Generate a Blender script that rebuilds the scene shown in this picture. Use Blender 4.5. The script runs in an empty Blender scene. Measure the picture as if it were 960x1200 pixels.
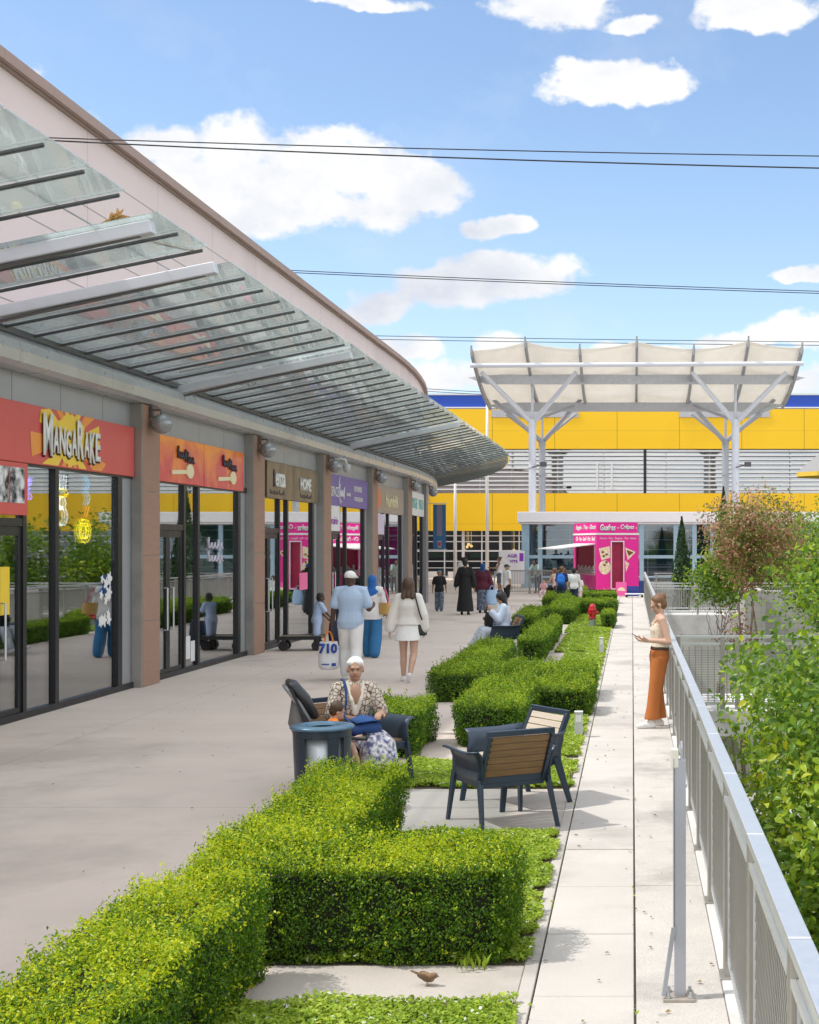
import bpy, math, random
import numpy as np
from mathutils import Vector, Matrix
random.seed(7); RNG = np.random.default_rng(11)
S = bpy.context.scene; COL = S.collection
R = math.radians
# ---------------------------------------------------------------- camera
cd = bpy.data.cameras.new('camera'); cam = bpy.data.objects.new('camera', cd); COL.objects.link(cam)
cam.location = (0, 0, 2.25); cam.rotation_euler = (R(90), 0, 0)
cd.sensor_fit = 'VERTICAL'; cd.sensor_height = 36; cd.sensor_width = 28.8; cd.lens = 48
cd.shift_x = -0.2175; cd.shift_y = 0.03; cd.clip_end = 6000; cd.clip_start = .05
S.camera = cam
# ---------------------------------------------------------------- light
SUN_DIR = Vector((-0.97, -0.17, 0)).normalized()      # where the sun stands, in plan
SUN_EL = R(56)
sv = Vector((SUN_DIR.x*math.cos(SUN_EL), SUN_DIR.y*math.cos(SUN_EL), math.sin(SUN_EL)))
ld = bpy.data.lights.new('sun', 'SUN'); ld.energy = 3.1; ld.angle = R(0.8); ld.color = (1, .95, .87)
sun = bpy.data.objects.new('sun', ld); COL.objects.link(sun)
sun.rotation_euler = sv.to_track_quat('Z', 'Y').to_euler()
SKY_STRENGTH = 0.15
CLOUD = 6.3; CLOUD_FILL = 9.6; SKY_GAIN = 1.2  # second cloud level: unseen clouds, raised to add fill light
S.view_settings.view_transform = 'Standard'; S.view_settings.look = 'None'
S.view_settings.gamma = 1; S.view_settings.use_curve_mapping = False
S.view_settings.exposure = 0.22
S.cycles.use_denoising = True
S.cycles.max_bounces = 8; S.cycles.transparent_max_bounces = 16; S.cycles.glossy_bounces = 3
S.cycles.sample_clamp_indirect = 6
# ---------------------------------------------------------------- world: sky with cumulus
W = bpy.data.worlds.new('World'); S.world = W; W.use_nodes = True
def build_world():
    nt = W.node_tree; N = nt.nodes; L = nt.links; N.clear()
    out = N.new('ShaderNodeOutputWorld'); bg = N.new('ShaderNodeBackground'); L.new(bg.outputs[0], out.inputs[0])
    bg.inputs[1].default_value = SKY_STRENGTH
    sky = N.new('ShaderNodeTexSky'); sky.sky_type = 'NISHITA'; sky.sun_disc = False
    sky.sun_elevation = SUN_EL; sky.sun_rotation = math.atan2(SUN_DIR.x, SUN_DIR.y) % (2*math.pi)
    sky.air_density = 1.0; sky.dust_density = 0.6; sky.ozone_density = 1.6; sky.altitude = 60
    tc = N.new('ShaderNodeTexCoord')
    def m(op, a, b=None, c=None, clamp=False):
        n = N.new('ShaderNodeMath'); n.operation = op; n.use_clamp = clamp
        for i, v in enumerate((a, b, c)):
            if v is None: continue
            if isinstance(v, (int, float)): n.inputs[i].default_value = v
            else: L.new(v, n.inputs[i])
        return n.outputs[0]
    sep = N.new('ShaderNodeSeparateXYZ'); L.new(tc.outputs['Generated'], sep.inputs[0])
    az = m('ARCTAN2', sep.outputs[0], sep.outputs[1]); el = m('ARCSINE', sep.outputs[2])
    com = N.new('ShaderNodeCombineXYZ'); L.new(az, com.inputs[0]); L.new(m('MULTIPLY', el, 1.35), com.inputs[1])
    def noise(scale, detail, off=(0, 0, 0), rough=.55):
        mp = N.new('ShaderNodeMapping'); mp.inputs['Location'].default_value = off
        L.new(com.outputs[0], mp.inputs[0])
        n = N.new('ShaderNodeTexNoise'); n.inputs['Scale'].default_value = scale; n.inputs['Detail'].default_value = detail
        n.inputs['Roughness'].default_value = rough; L.new(mp.outputs[0], n.inputs[0]); return n.outputs[0]
    # clouds as seen from the terrace: centre azimuth/elevation and half sizes in 1/1600 rad
    blobs = [(300,188,80,46),(390,205,100,46),(245,225,75,50),(360,245,135,40),(480,226,70,34),(205,175,40,30),(270,262,90,26),
             (725,100,92,27),(690,92,45,24),(640,10,78,30),(735,28,45,13),(890,12,80,28),(585,270,33,15),
             (600,328,95,30),(520,345,75,30),(440,362,55,26),(940,322,32,9),(935,392,70,25),(850,402,55,14),(580,402,40,14),
             (530,440,70,26),(440,6,75,10),(760,415,60,10),(950,450,70,30),(480,405,40,14),(1150,180,120,60),(1300,420,200,60),(-120,120,160,60),(-300,330,220,70)]
    azw = m('ADD', az, m('MULTIPLY_ADD', noise(15, 4, (6, 2, 0), .55), .050, -.025)); elw = m('ADD', el, m('MULTIPLY_ADD', noise(15, 4, (1, 8, 0), .55), .030, -.015))
    fld = None
    for x, y, rx, ry in blobs:
        a0 = math.atan((x-741)/1600); e0 = math.atan((636-y)/1600*math.cos(a0))
        dx = m('MULTIPLY', m('SUBTRACT', azw, a0), 1600/rx)
        dy = m('MULTIPLY', m('SUBTRACT', elw, e0), 1600/ry)
        dy = m('MULTIPLY', dy, m('MULTIPLY_ADD', m('LESS_THAN', dy, 0.0), .45, 1.0))   # flatter undersides
        f = m('SUBTRACT', 1.0, m('MULTIPLY_ADD', dx, dx, m('MULTIPLY', dy, dy)))
        f = m('MAXIMUM', f, -1.6)
        fld = f if fld is None else m('SMOOTH_MAX', fld, f, .35)
    behind = m('MULTIPLY_ADD', noise(2.2, 3, (3, 1, 0)), 4.5, -1.35)          # broken cover over the unseen sky, added bright as fill light
    def sstep(v, a, b):
        r_ = N.new('ShaderNodeMapRange'); r_.interpolation_type = 'SMOOTHSTEP'; r_.inputs['From Min'].default_value = a; r_.inputs['From Max'].default_value = b; L.new(v, r_.inputs[0]); return r_.outputs[0]
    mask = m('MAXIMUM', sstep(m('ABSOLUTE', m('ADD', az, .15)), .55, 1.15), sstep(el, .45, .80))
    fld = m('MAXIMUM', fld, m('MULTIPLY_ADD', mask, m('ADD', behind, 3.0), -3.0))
    nz = m('SUBTRACT', noise(9, 9, rough=.6), .5); nz2 = m('SUBTRACT', noise(38, 6, (5, 2, 0), .62), .5)
    nzu = m('SUBTRACT', noise(9, 9, (.012, -.02, 0), .6), .5)
    bil = m('SUBTRACT', m('ABSOLUTE', m('SUBTRACT', noise(17, 4, (2, 7, 0), .5), .5)), .09)
    bil2 = m('SUBTRACT', m('ABSOLUTE', m('SUBTRACT', noise(44, 3, (4, 1, 0), .5), .5)), .09)
    g = m('MULTIPLY_ADD', nz, 2.6, m('MULTIPLY_ADD', nz2, 1.5, m('MULTIPLY_ADD', fld, 1.0, .22)))
    g = m('MULTIPLY_ADD', bil, -3.0, m('MULTIPLY_ADD', bil2, -1.3, g))
    ramp = N.new('ShaderNodeMapRange'); ramp.interpolation_type = 'SMOOTHSTEP'
    ramp.inputs['From Min'].default_value = .02; ramp.inputs['From Max'].default_value = .85
    L.new(g, ramp.inputs[0]); den = ramp.outputs[0]
    wisp = m('MULTIPLY', m('MULTIPLY_ADD', noise(5, 8, (9, 9, 0), .65), 2.6, -1.35, clamp=True), .32)
    den = m('MAXIMUM', den, wisp)
    # light side / shaded underside from the thickness towards the light
    sh = m('MULTIPLY_ADD', m('SUBTRACT', nzu, nz), 2.2, m('MULTIPLY_ADD', bil, .7, m('MULTIPLY', m('SUBTRACT', noise(5.5, 4, (1, 4, 0), .45), .42), 3.3)))
    thick = m('MULTIPLY', m('SUBTRACT', g, .8, clamp=True), .22)
    sh = m('ADD', sh, thick, clamp=True)
    cr = N.new('ShaderNodeMix'); cr.data_type = 'RGBA'
    cr.inputs[6].default_value = (CLOUD, CLOUD*.995, CLOUD*.98, 1); cr.inputs[7].default_value = (CLOUD*.66, CLOUD*.70, CLOUD*.79, 1)
    L.new(sh, cr.inputs[0])
    bo = N.new('ShaderNodeMix'); bo.data_type = 'RGBA'; bo.blend_type = 'MULTIPLY'; bo.inputs[0].default_value = 1
    gain = m('MULTIPLY_ADD', mask, CLOUD_FILL/CLOUD-1, 1.0); gc = N.new('ShaderNodeCombineColor')
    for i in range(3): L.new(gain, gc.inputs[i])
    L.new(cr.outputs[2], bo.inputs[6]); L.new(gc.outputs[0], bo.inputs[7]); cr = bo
    sg = N.new('ShaderNodeMix'); sg.data_type = 'RGBA'; sg.blend_type = 'MULTIPLY'; sg.inputs[0].default_value = 1
    L.new(sky.outputs[0], sg.inputs[6]); sg.inputs[7].default_value = (SKY_GAIN, SKY_GAIN, SKY_GAIN, 1); sky = sg
    hz = N.new('ShaderNodeMix'); hz.data_type = 'RGBA'
    hzf = m('MULTIPLY', m('SUBTRACT', 1.0, m('MULTIPLY', el, 3.6), clamp=True), .20)
    L.new(hzf, hz.inputs[0]); L.new(sky.outputs[2], hz.inputs[6]); hz.inputs[7].default_value = (CLOUD*.60, CLOUD*.74, CLOUD*.95, 1)
    mx = N.new('ShaderNodeMix'); mx.data_type = 'RGBA'
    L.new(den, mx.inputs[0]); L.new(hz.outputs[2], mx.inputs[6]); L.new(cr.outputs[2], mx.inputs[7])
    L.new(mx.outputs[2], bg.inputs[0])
build_world()
# ---------------------------------------------------------------- materials
MATS = {}
def _bs(name):
    mt = bpy.data.materials.new(name); mt.use_nodes = True; nt = mt.node_tree
    return mt, nt, nt.nodes['Principled BSDF'], nt.nodes['Material Output']
def M(name, col, rough=.6, metal=0, var=.14, scale=5, bump=.0, bscale=80, spec=None, stretch=None, speck=0, lines=None, coat=0, stain=0, gum=0):
    """plain procedural surface: colour that varies, grain, optional joint lines (axis, spacing, width, offset, dark)"""
    if name in MATS: return MATS[name]
    mt, nt, p, out = _bs(name); N = nt.nodes; L = nt.links
    tc = N.new('ShaderNodeTexCoord'); src = tc.outputs['Object']
    if stretch:
        mp = N.new('ShaderNodeMapping'); mp.inputs['Scale'].default_value = stretch; L.new(src, mp.inputs[0]); src2 = mp.outputs[0]
    else: src2 = src
    def noise(s, d=4, r=.55):
        n = N.new('ShaderNodeTexNoise'); n.inputs['Scale'].default_value = s; n.inputs['Detail'].default_value = d
        n.inputs['Roughness'].default_value = r; L.new(src2, n.inputs[0]); return n.outputs[0]
    def mm(op, a, b, clamp=False):
        n = N.new('ShaderNodeMath'); n.operation = op; n.use_clamp = clamp
        for i, v in enumerate((a, b)):
            if isinstance(v, (int, float)): n.inputs[i].default_value = v
            else: L.new(v, n.inputs[i])
        return n.outputs[0]
    val = mm('ADD', mm('MULTIPLY', mm('SUBTRACT', noise(scale, 5), .5), var*2.6), 1.0)
    if speck: val = mm('MULTIPLY', val, mm('ADD', mm('MULTIPLY', mm('SUBTRACT', noise(170, 2, .7), .5), speck*2.6), 1.0))
    if stain:
        rr = mm('MULTIPLY', mm('SUBTRACT', noise(scale*.23, 7, .65), .52), 9.0, True)
        val = mm('MULTIPLY', val, mm('SUBTRACT', 1.0, mm('MULTIPLY', rr, stain)))
    if gum:
        vo = N.new('ShaderNodeTexVoronoi'); vo.inputs['Scale'].default_value = 2.3; L.new(src, vo.inputs[0])
        hit = mm('MULTIPLY', mm('LESS_THAN', vo.outputs['Distance'], mm('MULTIPLY', noise(3.1, 2), .11)), gum); val = mm('MULTIPLY', val, mm('SUBTRACT', 1.0, hit))
        wn = N.new('ShaderNodeTexNoise'); wn.inputs['Scale'].default_value = .35; wn.inputs['Detail'].default_value = 8; wn.inputs['Roughness'].default_value = .7
        mp2 = N.new('ShaderNodeMapping'); mp2.inputs['Scale'].default_value = (.5, 2.2, 1); L.new(src, mp2.inputs[0]); L.new(mp2.outputs[0], wn.inputs[0])
        val = mm('MULTIPLY', val, mm('ADD', .86, mm('MULTIPLY', wn.outputs[0], .28)))
    if lines:
        sp = N.new('ShaderNodeSeparateXYZ'); L.new(src, sp.inputs[0])
        for ax, spc, wd, off, dk in lines:
            fr = mm('FRACT', mm('ADD', mm('DIVIDE', mm('ADD', sp.outputs[ax], off), spc), 100.0), 0.0)
            ln = mm('LESS_THAN', fr, wd/spc)
            val = mm('MULTIPLY', val, mm('SUBTRACT', 1.0, mm('MULTIPLY', ln, dk)))
    mul = N.new('ShaderNodeMix'); mul.data_type = 'RGBA'; mul.blend_type = 'MULTIPLY'; mul.inputs[0].default_value = 1
    mul.inputs[6].default_value = (*col, 1)
    cc = N.new('ShaderNodeCombineColor')
    for i in range(3): L.new(val, cc.inputs[i])
    L.new(cc.outputs[0], mul.inputs[7]); L.new(mul.outputs[2], p.inputs['Base Color'])
    p.inputs['Metallic'].default_value = metal
    rn = mm('ADD', mm('MULTIPLY', mm('SUBTRACT', noise(scale*2.3, 3), .5), .22), rough, True); L.new(rn, p.inputs['Roughness'])
    if spec is not None: p.inputs['Specular IOR Level'].default_value = spec
    if coat: p.inputs['Coat Weight'].default_value = coat
    if bump:
        b = N.new('ShaderNodeBump'); b.inputs['Strength'].default_value = bump; b.inputs['Distance'].default_value = .01
        L.new(noise(bscale, 5, .6), b.inputs['Height']); L.new(b.outputs[0], p.inputs['Normal'])
    MATS[name] = mt; return mt
def leafmat(name, stops, trans=.28, rough=.42):
    mt, nt, p, out = _bs(name); N = nt.nodes; L = nt.links
    at = N.new('ShaderNodeAttribute'); at.attribute_name = 'rnd'
    cr = N.new('ShaderNodeValToRGB'); e = cr.color_ramp.elements
    while len(e) < len(stops): e.new(.5)
    for i, (po, c) in enumerate(stops): e[i].position = po; e[i].color = (*c, 1)
    L.new(at.outputs['Fac'], cr.inputs[0]); L.new(cr.outputs[0], p.inputs['Base Color'])
    p.inputs['Roughness'].default_value = rough; p.inputs['Specular IOR Level'].default_value = .35
    tr = N.new('ShaderNodeBsdfTranslucent'); mx = N.new('ShaderNodeMixShader'); mx.inputs[0].default_value = trans
    hs = N.new('ShaderNodeHueSaturation'); hs.inputs['Value'].default_value = 1.5; hs.inputs['Hue'].default_value = .485
    L.new(cr.outputs[0], hs.inputs['Color']); L.new(hs.outputs[0], tr.inputs[0])
    L.new(p.outputs[0], mx.inputs[1]); L.new(tr.outputs[0], mx.inputs[2]); L.new(mx.outputs[0], out.inputs[0])
    return mt
def glassmat(name, tint=(.8,.86,.86), lo=.10, hi=.95, wob=.0, dirt=0.0, fmax=.75):
    mt, nt, p, out = _bs(name); N = nt.nodes; L = nt.links; N.remove(p)
    tr = N.new('ShaderNodeBsdfTransparent'); tr.inputs[0].default_value = (*tint, 1)
    gl = N.new('ShaderNodeBsdfGlossy'); gl.inputs['Roughness'].default_value = .012; gl.inputs[0].default_value = (.95, .97, .98, 1)
    lw = N.new('ShaderNodeFresnel'); lw.inputs[0].default_value = 1.55
    mr = N.new('ShaderNodeMapRange'); mr.inputs['From Min'].default_value = .04; mr.inputs['From Max'].default_value = fmax
    mr.inputs['To Min'].default_value = lo; mr.inputs['To Max'].default_value = hi; L.new(lw.outputs[0], mr.inputs[0])
    mx = N.new('ShaderNodeMixShader'); L.new(mr.outputs[0], mx.inputs[0]); L.new(tr.outputs[0], mx.inputs[1]); L.new(gl.outputs[0], mx.inputs[2])
    tc = N.new('ShaderNodeTexCoord'); nz = N.new('ShaderNodeTexNoise'); nz.inputs['Scale'].default_value = .9; L.new(tc.outputs['Object'], nz.inputs[0])
    if wob:
        b = N.new('ShaderNodeBump'); b.inputs['Strength'].default_value = wob; b.inputs['Distance'].default_value = .02
        L.new(nz.outputs[0], b.inputs['Height']); L.new(b.outputs[0], gl.inputs['Normal'])
    res = mx.outputs[0]
    if dirt:
        df = N.new('ShaderNodeBsdfTranslucent'); df.inputs[0].default_value = (.78, .84, .82, 1)
        n2 = N.new('ShaderNodeTexNoise'); n2.inputs['Scale'].default_value = 1.3; n2.inputs['Detail'].default_value = 8; L.new(tc.outputs['Object'], n2.inputs[0])
        r2 = N.new('ShaderNodeMapRange'); r2.inputs['From Min'].default_value = .3; r2.inputs['From Max'].default_value = .75
        r2.inputs['To Min'].default_value = dirt*.75; r2.inputs['To Max'].default_value = dirt*1.3; L.new(n2.outputs[0], r2.inputs[0])
        m2 = N.new('ShaderNodeMixShader'); L.new(r2.outputs[0], m2.inputs[0]); L.new(res, m2.inputs[1]); L.new(df.outputs[0], m2.inputs[2]); res = m2.outputs[0]
    L.new(res, out.inputs[0]); return mt
def emit(name, col, st=2.0):
    mt, nt, p, out = _bs(name); N = nt.nodes
    p.inputs['Base Color'].default_value = (*col, 1); p.inputs['Emission Color'].default_value = (*col, 1); p.inputs['Emission Strength'].default_value = st
    return mt
def pattern(name, base, ink, scale, kind='VORONOI', thr=.12, rough=.8):
    """printed cloth"""
    mt, nt, p, out = _bs(name); N = nt.nodes; L = nt.links
    tc = N.new('ShaderNodeTexCoord')
    if kind == 'VORONOI':
        t = N.new('ShaderNodeTexVoronoi'); t.feature = 'DISTANCE_TO_EDGE'; t.inputs['Scale'].default_value = scale; o = t.outputs['Distance']
    elif kind == 'CHECK':
        t = N.new('ShaderNodeTexVoronoi'); t.feature = 'F1'; t.inputs['Scale'].default_value = scale; o = t.outputs['Distance']
    else:
        t = N.new('ShaderNodeTexNoise'); t.inputs['Scale'].default_value = scale; t.inputs['Detail'].default_value = 3; o = t.outputs[0]
    L.new(tc.outputs['Object'], t.inputs[0])
    r = N.new('ShaderNodeMapRange'); r.inputs['From Min'].default_value = thr*.75; r.inputs['From Max'].default_value = thr*1.25; L.new(o, r.inputs[0])
    mx = N.new('ShaderNodeMix'); mx.data_type = 'RGBA'; L.new(r.outputs[0], mx.inputs[0])
    mx.inputs[6].default_value = (*ink, 1); mx.inputs[7].default_value = (*base, 1)
    L.new(mx.outputs[2], p.inputs['Base Color']); p.inputs['Roughness'].default_value = rough
    return mt
# ---------------------------------------------------------------- mesh helpers
class MB:
    def __init__(s): s.v = []; s.f = []; s.m = []
    def add(s, vs, fs, mi=0):
        o = len(s.v); s.v.extend([tuple(v) for v in vs]); s.f.extend([tuple(i+o for i in f) for f in fs]); s.m.extend([mi]*len(fs)); return s
    def box(s, x0, x1, y0, y1, z0, z1, mi=0):
        v = [(x0,y0,z0),(x1,y0,z0),(x1,y1,z0),(x0,y1,z0),(x0,y0,z1),(x1,y0,z1),(x1,y1,z1),(x0,y1,z1)]
        return s.add(v, [(0,3,2,1),(4,5,6,7),(0,1,5,4),(1,2,6,5),(2,3,7,6),(3,0,4,7)], mi)
    def bar(s, a, b, w, h, mi=0, up=(0,0,1)):
        """rectangular bar from a to b: w across, h along up"""
        a = Vector(a); b = Vector(b); d = (b-a).normalized(); u = Vector(up)
        if abs(d.dot(u)) > .99: u = Vector((0,1,0))
        x = d.cross(u).normalized(); z = x.cross(d).normalized()
        v = []
        for p in (a, b):
            for i, j in ((-1,-1),(1,-1),(1,1),(-1,1)): v.append(p + x*(i*w/2) + z*(j*h/2))
        return s.add(v, [(0,1,2,3),(7,6,5,4),(1,0,4,5),(2,1,5,6),(3,2,6,7),(0,3,7,4)], mi)
    def tube(s, pts, rad, n=8, mi=0, cap=True, flat=1.0):
        pts = [Vector(p) for p in pts]; k = len(pts)
        if isinstance(rad, (int, float)): rad = [rad]*k
        vs = []; fs = []; prev = None
        for i, p in enumerate(pts):
            d = (pts[min(i+1, k-1)] - pts[max(i-1, 0)]).normalized()
            if prev is None:
                u = d.cross(Vector((0,0,1)));
                if u.length < .1: u = d.cross(Vector((0,1,0)))
            else: u = prev - d*prev.dot(d)
            u.normalize(); prev = u; w = d.cross(u)
            for j in range(n):
                a = 2*math.pi*j/n; vs.append(p + u*(math.cos(a)*rad[i]) + w*(math.sin(a)*rad[i]*flat))
        for i in range(k-1):
            for j in range(n):
                fs.append((i*n+j, i*n+(j+1)%n, (i+1)*n+(j+1)%n, (i+1)*n+j))
        if cap: fs.append(tuple(range(n-1, -1, -1))); fs.append(tuple((k-1)*n+j for j in range(n)))
        return s.add(vs, fs, mi)
    def cone(s, p0, p1, r0, r1, n=12, flat=1.0, side=None):
        """tapered capsule with round ends (closed)"""
        p0 = Vector(p0); p1 = Vector(p1); d = p1-p0
        if d.length < 1e-5: d = Vector((0,0,1e-4))
        d.normalize(); u = Vector(side) if side is not None else Vector((0,0,1))
        u = u - d*u.dot(d)
        if u.length < .05: u = Vector((0,1,0)) - d*d.y
        if u.length < .05: u = Vector((1,0,0)) - d*d.x
        u.normalize(); w = d.cross(u); rings = []
        for k in range(1, 4): a = k*math.pi/8; rings.append((p0 - d*(r0*math.cos(a)), r0*math.sin(a)))
        rings.append((p0, r0)); rings.append(((p0+p1)/2, (r0+r1)/2)); rings.append((p1, r1))
        for k in range(3, 0, -1): a = k*math.pi/8; rings.append((p1 + d*(r1*math.cos(a)), r1*math.sin(a)))
        vs = [p0 - d*r0]; fs = []
        for c, r in rings:
            for j in range(n):
                a = 2*math.pi*j/n; vs.append(c + u*(math.cos(a)*r) + w*(math.sin(a)*r*flat))
        vs.append(p1 + d*r1); k = len(rings)
        for j in range(n): fs.append((0, 1+(j+1)%n, 1+j))
        for i in range(k-1):
            for j in range(n): fs.append((1+i*n+j, 1+i*n+(j+1)%n, 1+(i+1)*n+(j+1)%n, 1+(i+1)*n+j))
        e = len(vs)-1
        for j in range(n): fs.append((1+(k-1)*n+j, 1+(k-1)*n+(j+1)%n, e))
        return s.add(vs, fs)
    def ell(s, c, r, rot=None, nu=16, nv=10, mi=0):
        vs = []; fs = []; c = Vector(c)
        for i in range(nv+1):
            t = math.pi*i/nv
            for j in range(nu):
                a = 2*math.pi*j/nu
                v = Vector((r[0]*math.sin(t)*math.cos(a), r[1]*math.sin(t)*math.sin(a), r[2]*math.cos(t)))
                if rot is not None: v = rot @ v
                vs.append(c+v)
        for i in range(nv):
            for j in range(nu): fs.append((i*nu+j, (i+1)*nu+j, (i+1)*nu+(j+1)%nu, i*nu+(j+1)%nu))
        return s.add(vs, fs, mi)
    def loft(s, secs, n=18, pw=2.3, mi=0, cap=True):
        """secs: (centre, rx, ry, xaxis, yaxis); superellipse sections"""
        vs = []; fs = []
        for c, rx, ry, xa, ya in secs:
            c = Vector(c); xa = Vector(xa); ya = Vector(ya)
            for j in range(n):
                a = 2*math.pi*j/n; ca, sa = math.cos(a), math.sin(a)
                vs.append(c + xa*(rx*math.copysign(abs(ca)**(2/pw), ca)) + ya*(ry*math.copysign(abs(sa)**(2/pw), sa)))
        k = len(secs)
        for i in range(k-1):
            for j in range(n): fs.append((i*n+j, i*n+(j+1)%n, (i+1)*n+(j+1)%n, (i+1)*n+j))
        if cap: fs.append(tuple(range(n-1, -1, -1))); fs.append(tuple((k-1)*n+j for j in range(n)))
        return s.add(vs, fs, mi)
    def prism(s, poly, axis, a0, a1, mi=0):
        """poly in the two other axes, extruded along axis 0/1/2"""
        def pt(p, a):
            return {0: (a, p[0], p[1]), 1: (p[0], a, p[1]), 2: (p[0], p[1], a)}[axis]
        n = len(poly); vs = [pt(p, a0) for p in poly] + [pt(p, a1) for p in poly]
        fs = [tuple(range(n-1, -1, -1)), tuple(range(n, 2*n))] + [(i, (i+1)%n, n+(i+1)%n, n+i) for i in range(n)]
        return s.add(vs, fs, mi)
    def lathe(s, prof, c=(0,0,0), n=24, mi=0):
        vs = []; fs = []; k = len(prof)
        for r, z in prof:
            for j in range(n):
                a = 2*math.pi*j/n; vs.append((c[0]+r*math.cos(a), c[1]+r*math.sin(a), c[2]+z))
        for i in range(k-1):
            for j in range(n): fs.append((i*n+j, i*n+(j+1)%n, (i+1)*n+(j+1)%n, (i+1)*n+j))
        return s.add(vs, fs, mi)
def obj(name, mb, mats, parent=None, smooth=False, bevel=0, loc=None, rz=None, fixn=True):
    me = bpy.data.meshes.new(name); me.from_pydata(mb.v, [], mb.f)
    if not isinstance(mats, (list, tuple)): mats = [mats]
    for m_ in mats: me.materials.append(m_)
    if len(mats) > 1: me.polygons.foreach_set('material_index', mb.m)
    if fixn:
        import bmesh
        bm = bmesh.new(); bm.from_mesh(me); bmesh.ops.recalc_face_normals(bm, faces=bm.faces); bm.to_mesh(me); bm.free()
    if smooth: me.polygons.foreach_set('use_smooth', [True]*len(me.polygons))
    me.update()
    o = bpy.data.objects.new(name, me); COL.objects.link(o)
    if parent is not None: o.parent = parent
    if loc is not None: o.location = loc
    if rz is not None: o.rotation_euler = (0, 0, rz)
    if bevel:
        b = o.modifiers.new('bevel', 'BEVEL'); b.width = bevel; b.segments = 2; b.limit_method = 'ANGLE'; b.angle_limit = R(40)
    return o
def T(o, label=None, cat=None, group=None, kind=None):
    if label: o['label'] = label
    if cat: o['category'] = cat
    if group: o['group'] = group
    if kind: o['kind'] = kind
    return o
def empty(name, loc=(0,0,0), rz=0, label=None, cat=None, group=None):
    o = bpy.data.objects.new(name, None); COL.objects.link(o); o.location = loc; o.rotation_euler = (0,0,rz); o.empty_display_size = .2
    return T(o, label, cat, group)
def copy_tree(o, parent=None):
    c = o.copy(); COL.objects.link(c)
    if parent is not None: c.parent = parent
    for ch in list(o.children): copy_tree(ch, c)
    return c
def arr_mesh(name, co, faces_idx, per, mat, attr=None, parent=None, smooth=False):
    """fast mesh from arrays: faces_idx flat loop indices, per = verts per face"""
    me = bpy.data.meshes.new(name); n = len(co); nf = len(faces_idx)//per
    me.vertices.add(n); me.vertices.foreach_set('co', np.ascontiguousarray(co, np.float32).ravel())
    me.loops.add(nf*per); me.loops.foreach_set('vertex_index', np.ascontiguousarray(faces_idx, np.int32))
    me.polygons.add(nf); me.polygons.foreach_set('loop_start', np.arange(0, nf*per, per, dtype=np.int32))
    me.polygons.foreach_set('loop_total', np.full(nf, per, np.int32))
    me.materials.append(mat); me.update(calc_edges=True)
    if attr is not None:
        a = me.attributes.new('rnd', 'FLOAT', 'FACE'); a.data.foreach_set('value', np.ascontiguousarray(attr, np.float32))
    if smooth: me.polygons.foreach_set('use_smooth', np.ones(nf, bool))
    o = bpy.data.objects.new(name, me); COL.objects.link(o)
    if parent is not None: o.parent = parent
    return o
def unit(a): return a/np.maximum(np.linalg.norm(a, axis=1, keepdims=True), 1e-9)
def leaves(name, P, Nn, size, mat, rnd, asp=.55, parent=None, fold=.18, tdir=None, tmix=.0, big=False):
    n = len(P); P = np.asarray(P, float); Nn = unit(np.asarray(Nn, float))
    t = RNG.normal(size=(n,3))
    if tdir is not None: t = unit(t)*(1-tmix) + np.asarray(tdir)*tmix
    t = unit(t - Nn*(t*Nn).sum(1, keepdims=True)); b = np.cross(Nn, t)
    Ls = np.broadcast_to(np.asarray(size, float), (n,))[:,None]; Wd = Ls*asp
    if not big:
        v = np.stack([P - t*Ls*.5, P + b*Wd*.5 + Nn*Ls*fold, P + t*Ls*.5, P - b*Wd*.5 + Nn*Ls*fold], 1)
        f = np.arange(n*4).reshape(n,4); idx = np.stack([f[:,[0,1,2]], f[:,[0,2,3]]], 1).reshape(-1)
        return arr_mesh(name, v.reshape(-1,3), idx, 3, mat, np.repeat(rnd, 2), parent)
    curl = Nn*Ls*(-.12)
    v = np.stack([P - t*Ls*.5, P - t*Ls*.18 + b*Wd*.5 + Nn*Ls*fold*.7, P + t*Ls*.15 + b*Wd*.38 + Nn*Ls*fold*.5, P + t*Ls*.5 + curl,
                  P + t*Ls*.15 - b*Wd*.38 + Nn*Ls*fold*.5, P - t*Ls*.18 - b*Wd*.5 + Nn*Ls*fold*.7, P - t*Ls*.15, P + t*Ls*.16 + curl*.3], 1)
    f = np.arange(n*8).reshape(n,8)
    idx = np.stack([f[:,[0,1,6,6]][:, :3], f[:,[0,6,5]], f[:,[1,2,7]], f[:,[1,7,6]], f[:,[6,7,4]], f[:,[6,4,5]], f[:,[2,3,7]], f[:,[7,3,4]]], 1).reshape(-1)
    return arr_mesh(name, v.reshape(-1,3), idx, 3, mat, np.repeat(rnd, 8), parent)
def remesh(name, mb, vox, mat, parent=None, smooth=4):
    me = bpy.data.meshes.new('tmp'); me.from_pydata(mb.v, [], mb.f); me.update()
    o = bpy.data.objects.new('tmp', me); COL.objects.link(o)
    r = o.modifiers.new('r', 'REMESH'); r.mode = 'VOXEL'; r.voxel_size = vox; r.use_smooth_shade = True
    if smooth: s_ = o.modifiers.new('s', 'SMOOTH'); s_.factor = .5; s_.iterations = smooth
    dg = bpy.context.evaluated_depsgraph_get(); dg.update()
    m2 = bpy.data.meshes.new_from_object(o.evaluated_get(dg)); m2.name = name
    bpy.data.objects.remove(o); bpy.data.meshes.remove(me)
    m2.materials.clear(); m2.materials.append(mat)
    m2.polygons.foreach_set('use_smooth', [True]*len(m2.polygons))
    q = bpy.data.objects.new(name, m2); COL.objects.link(q)
    if parent is not None: q.parent = parent
    return q
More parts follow.
